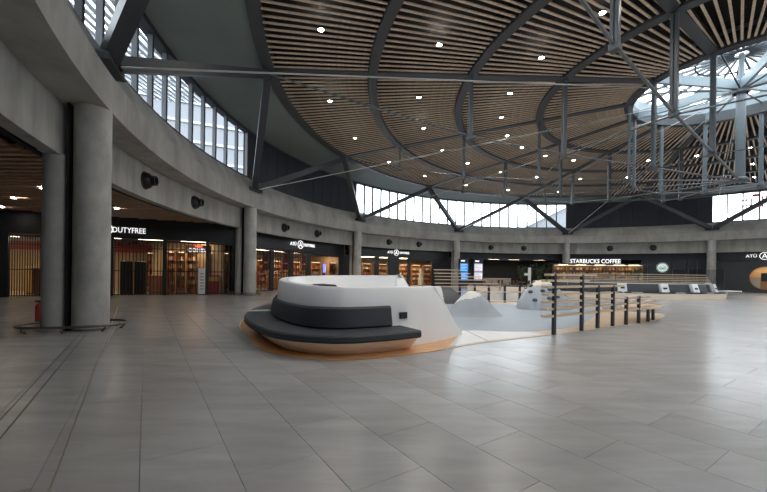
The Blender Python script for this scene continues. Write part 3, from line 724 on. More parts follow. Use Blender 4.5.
# ================================================================== COFFEE BAYS
W4 = arc_room(3, 'wall_coffee_left', 'dark walls of the open seating bay left of the coffee shop', 38.0, 3.85, 'wall_navy')
W5 = arc_room(4, 'wall_coffee_right', 'dark green walls of the coffee shop bay', 34.5, 3.85, 'sb_wall')
h4 = tag(empty('bulkhead'), 'dark blue bulkhead above the open seating bay', 'bulkhead')
arc_fascia(h4, colang(3) - 0.6, colang(4) + 0.6, 3.75, 4.62, 'wall_navy'); MB().sweep([(RF - 0.14, 3.70), (RF - 0.14, 3.76), (RF + 0.22, 3.76), (RF + 0.22, 3.70)], colang(3) - 0.6, colang(4) + 0.6, 12).build('edge_trim', 'fascia_black', h4)
h5 = tag(empty('shopfront'), 'dark coffee shop front with white capital lettering along its edge', 'shopfront')
arc_fascia(h5, colang(4) - 0.6, colang(5) + 0.6, 3.75, 4.62, 'wall_navy')
# straight canopy bar and lettering
RK = 27.0
aC = ang_at(593, RK); FC = arcframe(aC, RK - 0.75)
H = empty('sign', None, h5); H.matrix_local = FC
l = text_mesh('STARBUCKS COFFEE', 0.72, 'sign_white', 0.06, 'CENTER', 0.006); w_ = max(v.co.x for v in l.vertices) - min(v.co.x for v in l.vertices)
target_w = abs(ang_at(568, RK - 0.7) - ang_at(618, RK - 0.7)) * PI / 180 * (RK - 0.7)
link('lettering', l, H, Matrix.Translation((0, -0.02, 3.42)) @ STAND @ Matrix.Diagonal((target_w / w_, 1, 1, 1)))
MB().box(-5.4, 6.0, -0.05, 0.25, 3.02, 3.14).build('canopy_bar', 'fascia_black', H); MB().box(-5.4, 6.0, 0.25, 1.5, 3.06, 3.14).build('canopy_roof', 'fascia_black', H)
# dark green panel wall right of the shelves
gp = tag(empty('wall_green'), 'dark green panelled wall with a round white and green emblem', 'wall', kind='structure')
edges = [641, 647.5, 672.5, 686, 697, 708]
for a_, b_ in zip(edges[:-1], edges[1:]): arc_panel(gp, a_ + 0.25, b_ - 0.25, 0, 3.75, 'sb_wall', name='wall_panel', r=RF + 0.1)
arc_panel(gp, 641, 708, 0, 3.7, 'ext_band', name='joint_backing', r=RF + 0.24)
aE = ang_at(662.3, RF + 0.08); E_ = empty('emblem', None, gp); E_.matrix_local = arcframe(aE, RF + 0.07, 2.78)
def yl(prof, n=28):
    mb = MB().lathe(prof, n, caps=True); mb.v = [(v[0], -v[2], v[1]) for v in mb.v]; return mb
yl([(0.62, 0), (0.62, 0.05)]).build('emblem_disc', 'emblem_white', E_)
em = MB(); n = 28
em.loft([[(rr * math.cos(2 * PI * i / n), yy, rr * math.sin(2 * PI * i / n)) for rr, yy in ((0.60, -0.05), (0.60, -0.07), (0.52, -0.07), (0.52, -0.05))] for i in range(n + 1)], True)
for s_ in (-1, 1):
    for q in range(3): em.bar((s_ * (0.16 + 0.1 * q), -0.06, -0.36 + 0.08 * q), (s_ * (0.12 + 0.1 * q), -0.06, 0.16 - 0.02 * q), 0.03, 0.035, up=(1, 0, 0))
em.box(-0.08, 0.08, -0.07, -0.05, -0.2, -0.05)
em.build('emblem_print', 'logo_green', E_)
# back shelves of the coffee shop
for q, px in enumerate((560, 573, 586, 599, 612, 625, 635)):
    F_ = arcframe(ang_at(px, RK), RK)
    zs = shelf_unit(F_, 1.62, 3.0, 0.5, 5, 'lit wooden back shelf of the coffee shop, %s from the left' % ORD[q], 'goods_7')
    stock(F_, 1.5, zs[2:], 0.2, 4, 'on the %s back shelf of the coffee shop' % ORD[q], 'on the %s back shelf of the coffee shop' % ORD[q], (2, 2, 1, 4, 5, 7))
for q, px in enumerate((563, 581, 600, 619, 634)):
    a = ang_at(px, RK - 0.3); ceiling_lamp(arcframe(a, RK - 0.3, 3.0), 1.2, 0.3, 'flat ceiling lamp of the coffee shop, %s from the left' % ORD[q])
F_ = arcframe(ang_at(597, 24.3), 24.3); counter(F_, 9.5, 0.8, 1.15, 'long dark coffee bar under the lit shelves', 'sb_wall', 'goods_7')
for q, px in enumerate((575, 588, 607, 622)):
    F_ = arcframe(ang_at(px, 24.55), 24.55, 1.15); cm = tag(empty('coffee_machine', F_), 'dark steel coffee machine on the long bar, %s from the left' % ORD[q], 'machine')
    MB().bevbox(-0.38, 0.38, 0, 0.45, 0, 0.5, 0.03).build('body', 'stainless', cm); MB().box(-0.3, 0.3, -0.06, 0, 0.3, 0.44).build('group_head', 'black_plastic', cm)
for q, px in enumerate((495, 515, 540)):
    ceiling_lamp(arcframe(ang_at(px, 32.0), 32.0, 3.79), 1.6, 1.2, 'added fill lamp at the ceiling of the open seating bay, %s from the left' % ORD[q])  # lamps added to brighten the bay and its plants
# plants
def plant(F, h, spread, label, n=170):
    P_ = tag(empty('potted_plant', F), label, 'plant')
    MB().lathe([(0.22, 0), (0.3, 0.55), (0.27, 0.55), (0.25, 0.5)], 14, caps=True).build('pot', 'pot', P_, 40)
    st = MB(); lf = MB()
    for q in range(6):
        an = q * 1.05; top = Vector((math.cos(an) * spread * 0.4, math.sin(an) * spread * 0.4, h * random.uniform(0.7, 0.95)))
        st.tube([(0, 0, 0.5), top * 0.5 + Vector((0, 0, 0.25)), top], 0.018, 5)
        for w in range(n // 6):
            t = random.uniform(0.3, 1.08); p = Vector((top.x * t, top.y * t, 0.5 + (top.z - 0.5) * t)); d = Vector((random.uniform(-1, 1), random.uniform(-1, 1), random.uniform(-0.5, 0.7))).normalized()
            L = random.uniform(0.25, 0.5); sd = d.cross(Vector((0, 0, 1))).normalized() * 0.06; mid = p + d * L * 0.5 + Vector((0, 0, 0.04)); e = p + d * L - Vector((0, 0, 0.06))
            lf.add([p, mid + sd, e, mid - sd, mid + Vector((0, 0, 0.02))], [(0, 1, 4), (1, 2, 4), (2, 3, 4), (3, 0, 4)])
    st.build('stem', 'pot', P_); fo = lf.build('foliage', 'leaf', P_)
for q, (px, r_, h_) in enumerate(((521, 28.0, 3.0), (530, 27.6, 3.3), (539, 27.2, 3.4), (547, 27.4, 3.2))):
    plant(arcframe(ang_at(px, r_), r_), h_, 1.0, 'tall leafy plant in a dark pot left of the coffee shelves, %s from the left' % ORD[q])
plant(arcframe(ang_at(637, 26.6), 26.6), 3.0, 0.7, 'tall leafy plant at the right end of the coffee shelves')
# seating area furniture (small, far)
def chair(F, label, m='goods_3'):
    c = tag(empty('cafe_chair', F), label, 'chair')
    MB().bevbox(-0.24, 0.24, -0.24, 0.24, 0.42, 0.48, 0.02).build('seat', m, c); MB().bevbox(-0.24, 0.24, 0.2, 0.25, 0.5, 0.95, 0.02).build('backrest', m, c)
    for x in (-0.2, 0.2):
        for y in (-0.2, 0.2): MB().box(x - 0.02, x + 0.02, y - 0.02, y + 0.02, 0, 0.42).build('leg', 'fascia_black', c)
def ctable(F, label, h=0.75):
    c = tag(empty('cafe_table', F), label, 'table')
    MB().lathe([(0.4, h - 0.04), (0.42, h - 0.02), (0.4, h)], 18, caps=True).build('table_top', 'shop_wood', c); MB().lathe([(0.04, 0.03), (0.04, h - 0.04)], 10, caps=True).build('pillar', 'fascia_black', c); MB().lathe([(0.26, 0), (0.26, 0.03)], 16, caps=True).build('base', 'fascia_black', c)
for q, (px, r_) in enumerate(((492, 27.2), (510, 26.2), (522, 25.2))):
    a = ang_at(px, r_); ctable(arcframe(a, r_), 'round wooden cafe table in the seating bay, %s from the left' % ORD[q])
    for s_, ww in ((-1, 'left'), (1, 'right')):
        p = arcframe(a, r_) @ Matrix.Translation((s_ * 0.75, 0.1, 0)) @ Matrix.Rotation(rad(-90 * s_), 4, 'Z'); chair(p, 'brown cafe chair on the %s of the %s round cafe table' % (ww, ORD[q]))
for q, px in enumerate((488, 503)):
    F_ = arcframe(ang_at(px, 33.5), 33.5); counter(F_, 2.4, 0.6, 1.1, 'grey seating bay service counter, %s one' % ('left', 'right')[q], 'ext_band', 'goods_2')
F_ = arcframe(ang_at(529.5, 26.0), 26.0); ws = tag(empty('white_signpost', F_), 'white signpost with a short side arm left of the plants', 'signpost')
MB().box(-0.17, 0.17, -0.05, 0.05, 0.04, 2.55).build('post', 'white_plain', ws); MB().box(-0.65, -0.17, -0.05, 0.05, 1.55, 1.85).build('arm', 'white_plain', ws); MB().box(-0.35, 0.35, -0.2, 0.2, 0, 0.04).build('base', 'white_plain', ws)
# flight information totem
def totem(px, m, label, r_=27.2):
    F_ = arcframe(ang_at(px, r_), r_); T = tag(empty('flight_display', F_), label, 'display')
    MB().box(-0.70, 0.70, 0, 0.18, 0.0, 3.55).build('casing', 'fascia_black', T); MB().box(-0.72, 0.72, -0.1, 0.3, 0, 0.06).build('foot_plate', 'fascia_black', T)
    for z0, z1 in ((0.95, 1.85), (1.95, 2.95)):
        d = MB().box(-0.55, 0.55, -0.02, 0, z0, z1).build('screen', m, T)
        for i in range(5):
            z = z0 + (z1 - z0) * (i + 0.6) / 5.4; MB().box(-0.5, 0.15 if i % 2 else 0.4, -0.026, -0.02, z, z + 0.05).build('text_row', 'screen_line' if m == 'screen_blue' else 'ext_band', d)
        if m == 'screen_pale': MB().box(-0.55, 0.55, -0.027, -0.02, z0 - 0.05, z0 + 0.06).build('footer', 'screen_magenta', d)
    MB().box(-0.45, 0.1, -0.02, 0, 3.2, 3.36).build('header_mark', 'sign_white', T)
totem(464, 'screen_blue', 'tall flight information display with blue screens beside the fourth column')
totem(478.3, 'screen_pale', 'tall flight information display with pale screens edged in magenta')

# ================================================================== RIGHT CHARCOAL WALL WITH PORTHOLE
wr = tag(empty('wall_right'), 'charcoal shop wall at the right edge with a round porthole', 'wall', kind='structure')
a0, a1 = colang(5) - 0.6, colang(6) - 2
MB().sweep([(RF - 0.12, 3.55), (RF - 0.12, 4.62), (RF + 0.2, 4.62), (RF + 0.2, 3.55)], a0, a1, 14).build('fascia', 'fascia_black', wr)
brand_sign(wr, 764.5, 4.05, 0.8, RF - 0.32)
aP = ang_at(766, RF); half = 1.75; PR = 1.25; PZ = 1.63
dA = math.degrees(half / RF)
def wp(b0, b1): MB().sweep([(RF, 0), (RF, 3.55), (RF + 0.15, 3.55), (RF + 0.15, 0)], b0, b1, 2).build('wall_panel', 'wall_charcoal', wr)
n = 4; 
b_list = [a0 + (aP + dA - a0) * i / n for i in range(n + 1)]
for i in range(n): wp(b_list[i] - 0.01, b_list[i + 1] + 0.01)
b_list = [aP - dA + (a1 - aP + dA) * i / n for i in range(n + 1)]
for i in range(n): wp(b_list[i] - 0.01, b_list[i + 1] + 0.01)
PHE = empty('porthole', None, wr); PHE.matrix_local = arcframe(aP, RF * math.cos(rad(dA)) + 0.02)
n = 40; mb = MB(); out, inn = [], []
for i in range(n):
    t = 2 * PI * i / n; c_, s_ = math.cos(t), math.sin(t); inn.append((PR * c_, 0, PZ + PR * s_))
    hx_, up_, dn_ = half, 3.55 - PZ, PZ
    k_ = min(hx_ / max(abs(c_), 1e-6), (up_ if s_ > 0 else dn_) / max(abs(s_), 1e-6)); out.append((k_ * c_, 0, PZ + k_ * s_))
mb.loft([out, inn, [(x, 0.4, z) for x, y, z in inn]], True).build('pierced_panel', 'wall_charcoal', PHE)
MB().loft([[((PR + q) * math.cos(2 * PI * i / n), y, PZ + (PR + q) * math.sin(2 * PI * i / n)) for q, y in ((-0.03, -0.03), (0.05, -0.03), (0.05, 0.02), (-0.03, 0.02))] for i in range(n + 1)], True).build('rim', 'shop_wood', PHE)
MB().box(-1.7, 1.7, 2.2, 2.3, 0, 3.4).build('inner_wall', 'shop_wall', PHE); MB().box(-1.7, 1.7, 0.4, 2.3, 0.25, 0.35).build('inner_floor', 'shop_wood', PHE); MB().box(-1.7, 1.7, 0.4, 2.3, 3.0, 3.1).build('inner_ceiling', 'shop_wood', PHE)
for s_ in (-1, 1): MB().box(s_ * 1.7 - 0.05, s_ * 1.7 + 0.05, 0.4, 2.3, 0.3, 3.1).build('inner_side', 'shop_wood', PHE)
MB().box(-1.3, 1.3, 0.7, 1.4, 0.35, 1.25).build('inner_counter', 'goods_4', PHE); MB().box(-1.3, -0.45, 0.6, 0.7, 0.4, 1.6).build('cream_panel', 'goods_2', PHE)
MB().box(-0.4, 1.2, 0.9, 1.3, 1.26, 2.2).build('dark_shelf', 'fascia_black', PHE); MB().box(-1.2, 1.2, 1.0, 1.6, 2.96, 3.0).build('lamp_panel', 'lamp_shop', PHE)
# glass screen with a slim top rail in front of the green wall, by the last column
gs = tag(empty('glass_screen', arcframe(ang_at(700, 27.0), 27.0)), 'frameless glass screen with dark posts near the rightmost column', 'glass screen')
for x in (-2.4, -1.0, 0.5, 2.0): MB().box(x - 0.02, x + 0.02, -0.02, 0.02, 0, 2.6).build('post', 'steel_post', gs)
for x0, x1 in ((-2.38, -1.02), (-0.98, 0.48), (0.52, 1.98)): MB().box(x0, x1, -0.006, 0.006, 0.1, 2.5).build('pane', 'glass_shop', gs)
# ================================================================== PLAY ISLAND DECK
def fl(px, py, z=0.0):                       # floor point seen at a picture point
    a, b = px - 383.5, py - 273.13; c, s = math.cos(0.014), math.sin(0.014)
    x, y = a * c + b * s, -a * s + b * c; Y = (EYE - z) * FPX / y
    return (x / FPX * Y, Y)
def smooth_closed(pts, n=6):
    out = []; m = len(pts)
    for i in range(m):
        p0, p1, p2, p3 = [Vector(pts[(i + q) % m]) for q in (-1, 0, 1, 2)]
        for k in range(n):
            t = k / n; out.append(tuple(0.5 * ((2 * p1) + (p2 - p0) * t + (2 * p0 - 5 * p1 + 4 * p2 - p3) * t * t + (3 * p1 - p0 - 3 * p2 + p3) * t ** 3)))
    return out
def smooth_open(pts, n=6):
    out = []; m = len(pts)
    for i in range(m - 1):
        p0, p1, p2, p3 = [Vector(pts[min(max(i + q, 0), m - 1)]) for q in (-1, 0, 1, 2)]
        for k in range(n):
            t = k / n; out.append(0.5 * ((2 * p1) + (p2 - p0) * t + (2 * p0 - 5 * p1 + 4 * p2 - p3) * t * t + (3 * p1 - p0 - 3 * p2 + p3) * t ** 3))
    out.append(Vector(pts[-1])); return out
deck = tag(empty('play_deck'), 'low timber look deck under the white lounge and play area', 'deck')
outer = [fl(483, 343), fl(555, 334.6), fl(600, 328.5), fl(640, 323.5), fl(656, 320.5), fl(663, 314), (11.0, 16.5), (9.5, 20.0), (6.2, 21.6), (2.5, 21.2), (-1.5, 18.8), (-4.2, 16.4), (-4.9, 13.5), (-4.3, 10.8), fl(246.5, 335), fl(262, 350), fl(290, 357), fl(330, 360.5), fl(370, 359), fl(400, 356), fl(440, 350.5)]
MB().prism(smooth_closed(outer, 5), 0.0005, 0.010).build('deck_board', 'deck_tan', deck)
lounge_pad = [fl(246.5, 335), fl(262, 350), fl(290, 357), fl(330, 360.5), fl(370, 359), fl(400, 356), fl(440, 350.5), fl(449, 346), fl(462, 334), (2.3, 11.5), (1.6, 14.5), (-1.4, 17.2), (-4.0, 16.2), (-4.85, 13.5), (-4.27, 10.8)]
MB().prism(smooth_closed(lounge_pad, 5), 0.002, 0.013).build('lounge_pad', 'pad_wood', deck)
MB().prism([fl(449, 347), fl(483, 341.8), fl(545, 334.8), fl(520, 331.5), fl(480, 331), fl(463, 330)], 0.003, 0.0135).build('pale_pad', 'pale_deck', deck)
MB().bar((*fl(466, 331), 0.0138), (*fl(488, 341.5), 0.0138), 0.02, 0.002).build('pad_joint', 'joint_dark', deck)
blue = [fl(452, 329), fl(480, 331), fl(520, 332), fl(560, 329), fl(580, 325), fl(590, 319), fl(600, 312), fl(598, 306), (8.5, 17.8), (6.5, 19.4), (3.5, 19.5), (2.2, 17.0), (2.0, 13.5)]
MB().prism(smooth_closed(blue, 5), 0.003, 0.015).build('play_mat', 'play_blue', deck)

# ================================================================== WHITE LOUNGE
S = [(2.62, 9.15), (2.2, 8.58), (1.75, 8.05), (1.25, 7.62), (0.68, 7.22), (-0.05, 6.78), (-0.77, 6.52), (-1.52, 6.63), (-2.2, 7.05), (-2.95, 8.05), (-3.55, 9.2), (-3.92, 10.5), (-4.12, 12.0), (-3.95, 13.6), (-3.3, 15.0), (-2.2, 15.9), (-0.9, 16.1), (0.5, 15.7), (1.5, 14.9), (2.2, 13.9)]
NSUB = 6
SP = smooth_open(S, NSUB); NP_ = len(SP)
def nrm(i):
    t = (SP[min(i + 1, NP_ - 1)] - SP[max(i - 1, 0)]).normalized(); return t, Vector((t.y, -t.x))     # path runs right -> left -> back: inward is to the right
def rimz(f):
    pts = [(0, 1.27), (0.25, 1.28), (0.42, 1.29), (0.58, 1.38), (0.75, 1.46), (1.0, 1.52)]
    for (a, za), (b, zb) in zip(pts[:-1], pts[1:]):
        if f <= b: return za + (zb - za) * (f - a) / (b - a)
    return 1.52
i_seat0, i_seat1 = int(4.05 * NSUB), int(14.0 * NSUB)   # stations where the seat recess exists
lounge = tag(empty('lounge_sofa'), 'large white oval lounge with a charcoal bench seat wrapped round its outside', 'sofa')
def section(i):
    f = i / (NP_ - 1); zr = rimz(f); t, nv = nrm(i)
    if i_seat0 <= i <= i_seat1: w = 1.0
    elif i < i_seat0: w = max(0.0, 1 - (i_seat0 - i) / 5.0)
    else: w = max(0.0, 1 - (i - i_seat1) / 6.0)
    w = w * w * (3 - 2 * w)
    A = [(0.50, 0.0), (0.40, 0.10), (0.16, 0.27), (0.10, 0.30), (0.76, 0.31), (0.80, 0.42), (0.83, 0.85), (0.86, zr - 0.04), (0.89, zr), (1.12, zr), (1.15, zr - 0.04), (1.5, 0.7), (1.9, 0.42), (2.2, 0.36), (2.2, 0.0)]
    k0, k1 = 0.62, 0.86
    B = [(0.62, 0.0)] + [(k0 + (k1 - k0) * (z / zr), z) for z in (0.10, 0.25, 0.32, 0.40, 0.50, 0.85)] + A[7:]
    pts = []
    for (oa, za), (ob, zb) in zip(A, B): pts.append((ob + (oa - ob) * w, zb + (za - zb) * w))
    res = []
    e0 = max(0.0, 1 - i / 7.0); e1 = max(0.0, 1 - (NP_ - 1 - i) / 7.0)
    for o_, z in pts:
        sl = (e0 - e1) * 1.15 * z / 1.27
        p = SP[i] + nv * o_ + t * sl; res.append((p.x, p.y, z + 0.014))
    return res
rings = [section(i) for i in range(NP_)]
bm_ = MB().loft(rings, True, True); bo = bm_.build('body', 'white_body', lounge, 35)
# inner floor of the bowl
inn = [rings[i][-1] for i in range(NP_)]
MB().add([(x, y, 0.36) for x, y, z in inn], [tuple(range(NP_))]).build('bowl_floor', 'white_body', lounge)
# white plinth band under the seat, warm floor bounce put into its colour
def band(name, m, i0, i1, prof, sm=35):
    rr = []
    for i in range(i0, i1 + 1):
        t, nv = nrm(i); rr.append([(*(SP[i] + nv * o_), z) for o_, z in prof])
    return MB().loft(rr, True, True).build(name, m, lounge, sm)
band('plinth', 'plinth_warm', i_seat0 - 1, i_seat1, [(0.40, 0.016), (0.30, 0.11), (0.10, 0.28), (0.16, 0.30), (0.5, 0.2), (0.64, 0.05)])
cuts = [(i_seat0 - 1, int(8.7 * NSUB)), (int(8.7 * NSUB), int(10.9 * NSUB)), (int(11.05 * NSUB), int(12.8 * NSUB)), (int(12.95 * NSUB), i_seat1)]
cp = [(0.03, 0.30), (0.0, 0.33), (0.0, 0.42), (0.03, 0.45), (0.74, 0.46), (0.75, 0.32)]
for a_, b_ in cuts:
    band('seat_cushion', 'cushion', a_, b_, cp)
for a_ in (int(10.9 * NSUB), int(12.8 * NSUB)):
    band('divider', 'white_body', a_, a_ + 1, [(0.02, 0.31), (0.02, 0.47), (0.75, 0.48), (0.75, 0.31)])
bp_ = [(0.70, 0.455), (0.66, 0.50), (0.72, 0.86), (0.77, 0.90), (0.85, 0.88), (0.78, 0.455)]
for a_, b_ in ((i_seat0 + 1, int(7.75 * NSUB)), (int(7.8 * NSUB), int(10.8 * NSUB)), (int(11.1 * NSUB), int(12.7 * NSUB))):
    band('back_cushion', 'cushion', a_, b_, bp_)
# inner cushions of the bowl and socket plate
for i0_, i1_, o0, o1 in ((int(8.7 * NSUB), int(9.5 * NSUB), 1.2, 1.55), (int(9.0 * NSUB), int(10.0 * NSUB), 1.7, 2.1)):
    band('inner_cushion', 'cushion', i0_, i1_, [(o0, 0.5), (o0, 1.23), (o0 + 0.05, 1.28), (o1 - 0.05, 1.29), (o1, 1.24), (o1, 0.5)])
i = int(3.8 * NSUB); t, nv = nrm(i); p = SP[i] + nv * 0.77
so_ = MB().box(-0.09, 0.09, -0.03, 0.02, 0.60, 0.74).build('socket_plate', 'black_plastic', lounge)
so_.matrix_local = Matrix.Translation((p.x, p.y, 0)) @ Matrix.Rotation(math.atan2(-t.y, -t.x), 4, 'Z')

# ================================================================== CLIMBING HILLS
def hill(name, x, y, rx, ry, h, label, body, cap, capf, rot=0.0, p=1.6, holds=0, lean=0.0):
    Hh = tag(empty(name, frame(x, y, rot, 0.015)), label, 'play hill')
    NR, NA = 26, 80; vs_, fb, fc = [(lean, 0, h)], [], []
    for i in range(1, NR + 1):
        q = i / NR
        for j in range(NA):
            t = 2 * PI * j / NA; rr = 1 + 0.10 * math.cos(3 * t + 0.6) + 0.05 * math.cos(2 * t)
            z = h * (math.cos(PI * q ** 0.95) * 0.5 + 0.5) ** (1 / p)
            vs_.append((rx * q * rr * math.cos(t) + lean * (1 - q), ry * q * rr * math.sin(t), z))
    def iscap(c): return capf(c[0] / rx, c[1] / ry, c[2] / h)
    fs = [(0, 1 + j, 1 + (j + 1) % NA) for j in range(NA)]
    for i in range(NR - 1):
        for j in range(NA):
            a = 1 + i * NA + j; b2 = 1 + i * NA + (j + 1) % NA; fs.append((a, a + NA, b2 + NA, b2))
    for f in fs:
        c = [sum(vs_[v][q] for v in f) / len(f) for q in range(3)]; (fc if iscap(c) else fb).append(f)
    for nm, ff, m in (('slope', fb, body), ('top_cap', fc, cap)):
        used = sorted({v for f in ff for v in f}); mp_ = {v: i for i, v in enumerate(used)}
        if ff: MB().add([vs_[v] for v in used], [tuple(mp_[v] for v in f) for f in ff]).build(nm, m, Hh, True)
    for q in range(holds):
        t = rad(-160 + q * 140 / max(1, holds - 1)); i = 11 + (q * 5) % 11; v = vs_[1 + i * NA + int((t % (2 * PI)) / (2 * PI) * NA)]
        MB().lathe([(0.02, 0.09), (0.09, 0.06), (0.12, 0.0), (0.1, -0.05)], 10, (v[0], v[1], v[2]), True).build('climbing_hold', 'hill_dark', Hh, True)
    MB().lathe([(0.01, 0.0), (rx * 0.8, 0.0)], 24).build('underside', body, Hh)
hx1 = fl(475, 317.5)
hill('play_hill', hx1[0], hx1[1] + 0.75, 1.12, 0.95, 0.93, 'blue grey play hill with a white top just right of the lounge', 'hill_grey', 'hill_white', lambda x, y, z: z > 0.60 + 0.55 * (x if x > 0 else 0.35 * x) - 0.45 * (y + 0.1), 0, 1.45, lean=0.05)
hx2 = fl(551, 311)
hill('play_hill', hx2[0], hx2[1] + 1.0, 1.22, 1.1, 1.36, 'tall climbing hill with a cream top and dark climbing holds', 'hill_grey', 'hill_cream', lambda x, y, z: z > 0.82 - 0.1 * y + 0.12 * x, 0, 2.7, holds=9)
hx3 = fl(446, 303)
hill('play_hill', hx3[0], hx3[1] + 0.2, 0.9, 1.1, 0.85, 'dark grey and white play hill half hidden behind the lounge end', 'hill_dark', 'hill_white', lambda x, y, z: x < -0.3, 0, 3.2)

# ================================================================== TIMBER RAIL FENCES
FP = [fl(553.7, 335), fl(581.5, 331), fl(597.5, 328.5), fl(612.5, 326.5), fl(626, 325), fl(638.5, 323.5), fl(648, 322), fl(653, 320.2)]
FPX_ = [553.7, 581.5, 597.5, 612.5, 626, 638.5, 648, 653]
def along(px):
    pts, xs_ = FP, FPX_
    if px <= xs_[0]: i = 0
    else: i = min(len(xs_) - 2, max(j for j in range(len(xs_)) if xs_[j] <= px))
    a, b = Vector(pts[i]), Vector(pts[i + 1])
    # solve on segment for the viewing column
    k = ray(px); d = b - a; t = (a.y * k - a.x) / (d.x - d.y * k)
    return a + d * t
fence = tag(empty('rail_fence'), 'stepped timber rail fence on black posts in front of the climbing hill', 'fence')
ptop = [1.64, 1.64, 1.32, 1.31, 0.93, 0.94, 0.47, 0.47]
for i, (x, y) in enumerate(FP):
    MB().bevbox(-0.055, 0.055, -0.04, 0.04, 0.012, ptop[i], 0.008).build('post', 'post_black', fence, M=frame(x, y, 35))
rails = [(1.62, 544, 596), (1.46, 541, 589), (1.29, 541.5, 624), (1.08, 542, 618), (0.89, 541, 650), (0.70, 540.5, 655), (0.51, 541, 650)]
off = Vector((-math.sin(rad(35)), math.cos(rad(35)))) * 0.07
for z, x0, x1 in rails:
    x0 += 6; xs_ = [x0] + [q for q in FPX_ if x0 < q < x1] + [x1]
    pts = [along(q) + off for q in xs_]
    mb = MB(); rings = []
    for j, p in enumerate(pts):
        t = (pts[min(j + 1, len(pts) - 1)] - pts[max(j - 1, 0)]).normalized(); nv = Vector((-t.y, t.x))
        rings.append([(*(p + nv * o_), zz) for o_, zz in ((-0.10, z - 0.03), (0.10, z - 0.03), (0.10, z + 0.03), (-0.10, z + 0.03))])
    mb.loft(rings, True, True).build('rail', 'rail_wood', fence)
bx = [along(641) + off * 0, along(648), along(656)]
bench = []
cb = (Vector(FP[5]) + Vector(FP[7])) / 2 + Vector((0.1, 0.35)); dv = (Vector(FP[7]) - Vector(FP[5])).normalized(); nv = Vector((-dv.y, dv.x))
for j in range(28):
    t = 2 * PI * j / 28; bench.append(tuple(cb + dv * 1.25 * math.cos(t) + nv * 0.55 * math.sin(t)))
MB().prism(bench, 0.485, 0.535).build('bench_top', 'rail_wood', fence)

def fl_at(px, d): return Vector((ray(px) * d, d))
fence2 = tag(empty('rail_fence'), 'timber rail fence on black posts behind the play hills', 'fence')
D2 = lambda px: 20.2 + (px - 435) * 0.006
for px in (437, 460, 475, 489, 505, 520):
    p = fl_at(px, D2(px)); top = 1.85 if px < 450 else (1.68 if px < 470 else 1.0)
    MB().box(-0.055, 0.055, -0.05, 0.05, 0.012, top).build('post', 'post_black', fence2, M=frame(p.x, p.y, 0))
for z, x0, x1 in ((1.83, 434, 461), (1.64, 434.5, 470), (1.46, 435, 481), (1.28, 435, 487), (1.08, 435, 498), (0.90, 436, 500), (0.62, 437, 529), (0.10, 437, 531)):
    MB().bar((*fl_at(x0, D2(x0) - 0.02), z), (*fl_at(x1, D2(x1) - 0.02), z), 0.2, 0.05).build('rail', 'rail_wood', fence2)

# ================================================================== FAR LOUNGE ISLAND
isl = tag(empty('far_lounge'), 'long curved charcoal lounge on a pale wood plinth below the coffee shop', 'sofa')
IC, IA, IB = Vector((20.5, 33.0)), 8.5, 7.6
def ell(t, s=0.0): return IC + Vector(((IA - s) * math.cos(rad(t)), (IB - s) * math.sin(rad(t))))
T0, T1, NI = -168, -28, 40
def iband(name, m, t0, t1, prof, par=isl, n=NI):
    return MB().loft([[(*ell(t0 + (t1 - t0) * j / n, o_), z) for o_, z in prof] for j in range(n + 1)], True, True).build(name, m, par, 35)
iband('plinth', 'plinth_warm', T0, T1, [(0.14, 0.0), (0.06, 0.40), (1.0, 0.42), (1.0, 0.0)])
for t0, t1 in ((T0, -140), (-139.6, -112), (-111, -92), (-91, -74), (-73, -60), (-59, T1)):
    iband('seat_cushion', 'cushion', t0 + 0.2, t1 - 0.2, [(0.10, 0.42), (0.10, 0.50), (0.72, 0.52), (0.72, 0.42)], n=12)
    iband('back_cushion', 'wall_charcoal', t0 + 0.2, t1 - 0.2, [(0.72, 0.46), (0.66, 0.55), (0.82, 1.08), (1.0, 1.08), (1.0, 0.46)], n=12)
iband('back_wall', 'white_body', T0, T1, [(1.0, 0.0), (0.98, 1.12), (1.3, 1.14), (1.3, 0.0)])
for t in (-111.5, -91.5, -73.5, -54.0):
    p = ell(t, 0.2); a = math.degrees(math.atan2(IB * math.cos(rad(t)), -IA * math.sin(rad(t))))
    dv_ = MB().loft([[(-0.28, 0.2, 0.45), (0.28, 0.2, 0.45), (0.28, 0.85, 0.45), (-0.28, 0.85, 0.45)], [(-0.28, 0.42, 1.12), (0.28, 0.42, 1.12), (0.28, 0.85, 1.12), (-0.28, 0.85, 1.12)]], True, True).build('divider', 'white_body', isl, M=frame(p.x, p.y, a))
    MB().box(-0.12, 0.12, 0.26, 0.40, 0.72, 0.84).build('socket_plate', 'black_plastic', dv_)
    MB().box(0.45, 1.15, -0.1, 0.5, 0.46, 0.5).build('side_shelf', 'white_body', dv_)
MB().box(-0.1, 1.6, -0.5, 0.3, 0.52, 0.6).build('end_table', 'white_body', isl, M=frame(*ell(-44, 0.4), 20))
for i in range(5):
    z = 1.22 + 0.13 * i if i < 4 else 1.78
    iband('rail', 'rail_wood', -150 + 4 * i, -42 - 3.2 * i, [(1.05, z - 0.02), (1.05, z + 0.025), (1.22, z + 0.025), (1.22, z - 0.02)], n=30)
for t in range(-150, -44, 12):
    p = ell(t, 1.25); MB().box(-0.03, 0.03, -0.03, 0.03, 0, 1.8 if t < -56 else 1.45).build('rail_post', 'post_black', isl, M=frame(p.x, p.y, 0))
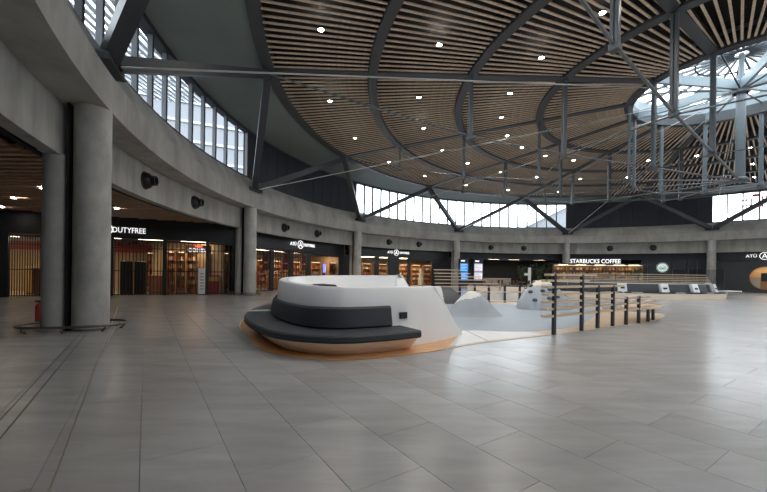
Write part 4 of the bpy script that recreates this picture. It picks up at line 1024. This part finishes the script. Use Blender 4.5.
for q, (x, y, w, l_) in enumerate(((10.4, 37.5, 3.0, 'left'), (13.0, 35.8, 2.2, 'right'))):
    b_ = tag(empty('plinth_bench', frame(x, y, -30)), 'pale wood plinth bench in the seating bay beside the far lounge, %s one' % l_, 'bench')
    MB().bevbox(-w / 2, w / 2, -0.5, 0.5, 0, 0.42, 0.03).build('body', 'plinth_warm', b_); MB().bevbox(-w / 2 + 0.05, w / 2 - 0.05, -0.45, 0.45, 0.42, 0.5, 0.03).build('seat_cushion', 'cushion', b_)

# ================================================================== OUTSIDE
nb = tag(empty('neighbour_building'), 'grey banded building outside the left clerestory windows', 'building')
MB().bar((-30.5, 35.2, 12), (-12.5, 43.9, 12), 5, 24).build('wall', 'ext_grey', nb)
for i in range(8): MB().bar((-29.5, 32.9, 9.0 + i * 2.0), (-11.5, 41.6, 9.0 + i * 2.0), 0.3, 0.25).build('band', 'ext_band', nb)
lc = tag(empty('louvre_canopy'), 'pale louvred canopy outside the top left clerestory windows', 'canopy')
for i in range(11):
    r_ = 30.4 + 0.42 * i; z_ = 12.45 + 0.05 * i
    MB().sweep([(r_, z_), (r_ + 0.30, z_ + 0.10), (r_ + 0.30, z_ + 0.14), (r_, z_ + 0.04)], 222, 172, 20).build('louvre', 'ext_wall', lc)
for a_ in range(174, 223, 6):
    MB().bar(pol(29.5, a_, 12.75), pol(35.2, a_, 13.25), 0.12, 0.22).build('rafter', 'ext_band', lc)
nc = tag(empty('stair_building'), 'grey building with a sloping white edge outside the far windows', 'building')
nc_b = frame(26.0, 66, -8)
nc.matrix_world = nc_b
MB().loft([[(-1, 0, 0), (9, 0, 0), (9, 6, 0), (-1, 6, 0)], [(-1, 0, 10.3), (9, 0, 15.4), (9, 6, 15.4), (-1, 6, 10.3)]], True, True).build('wall', 'ext_grey', nc)
MB().bar((-1.3, -0.2, 10.2), (9, -0.2, 15.4), 0.5, 0.7).build('stair_edge', 'ext_white', nc)
gr = tag(MB().lathe([(31.2, -0.35), (160, -0.35)], 48, (CX, CY, 0)).build('ground_outside', 'ext_band'), 'grey paved ground outside the hall', 'ground', kind='structure')
# red painted characters on the right clerestory panes
rm = tag(empty('window_graphic', arcframe(ang_at(757, 28.6), 28.6)), 'red character shaped graphic hanging in the right clerestory window', 'sign')
for x, z, w, h in ((-0.9, 9.9, 0.12, 1.3), (-0.9, 10.1, 0.9, 0.12), (-0.9, 9.5, 0.8, 0.12), (-0.5, 9.8, 0.12, 0.9), (0.35, 10.3, 0.9, 0.12), (0.35, 9.9, 0.7, 0.12), (0.35, 9.8, 0.14, 1.2), (0.1, 9.3, 0.5, 0.12), (0.9, 10.0, 0.12, 0.8), (-0.2, 10.55, 0.5, 0.3)):
    MB().box(x - w / 2, x + w / 2, -0.02, 0.02, z - h / 2, z + h / 2).build('stroke', 'red_mark', rm)
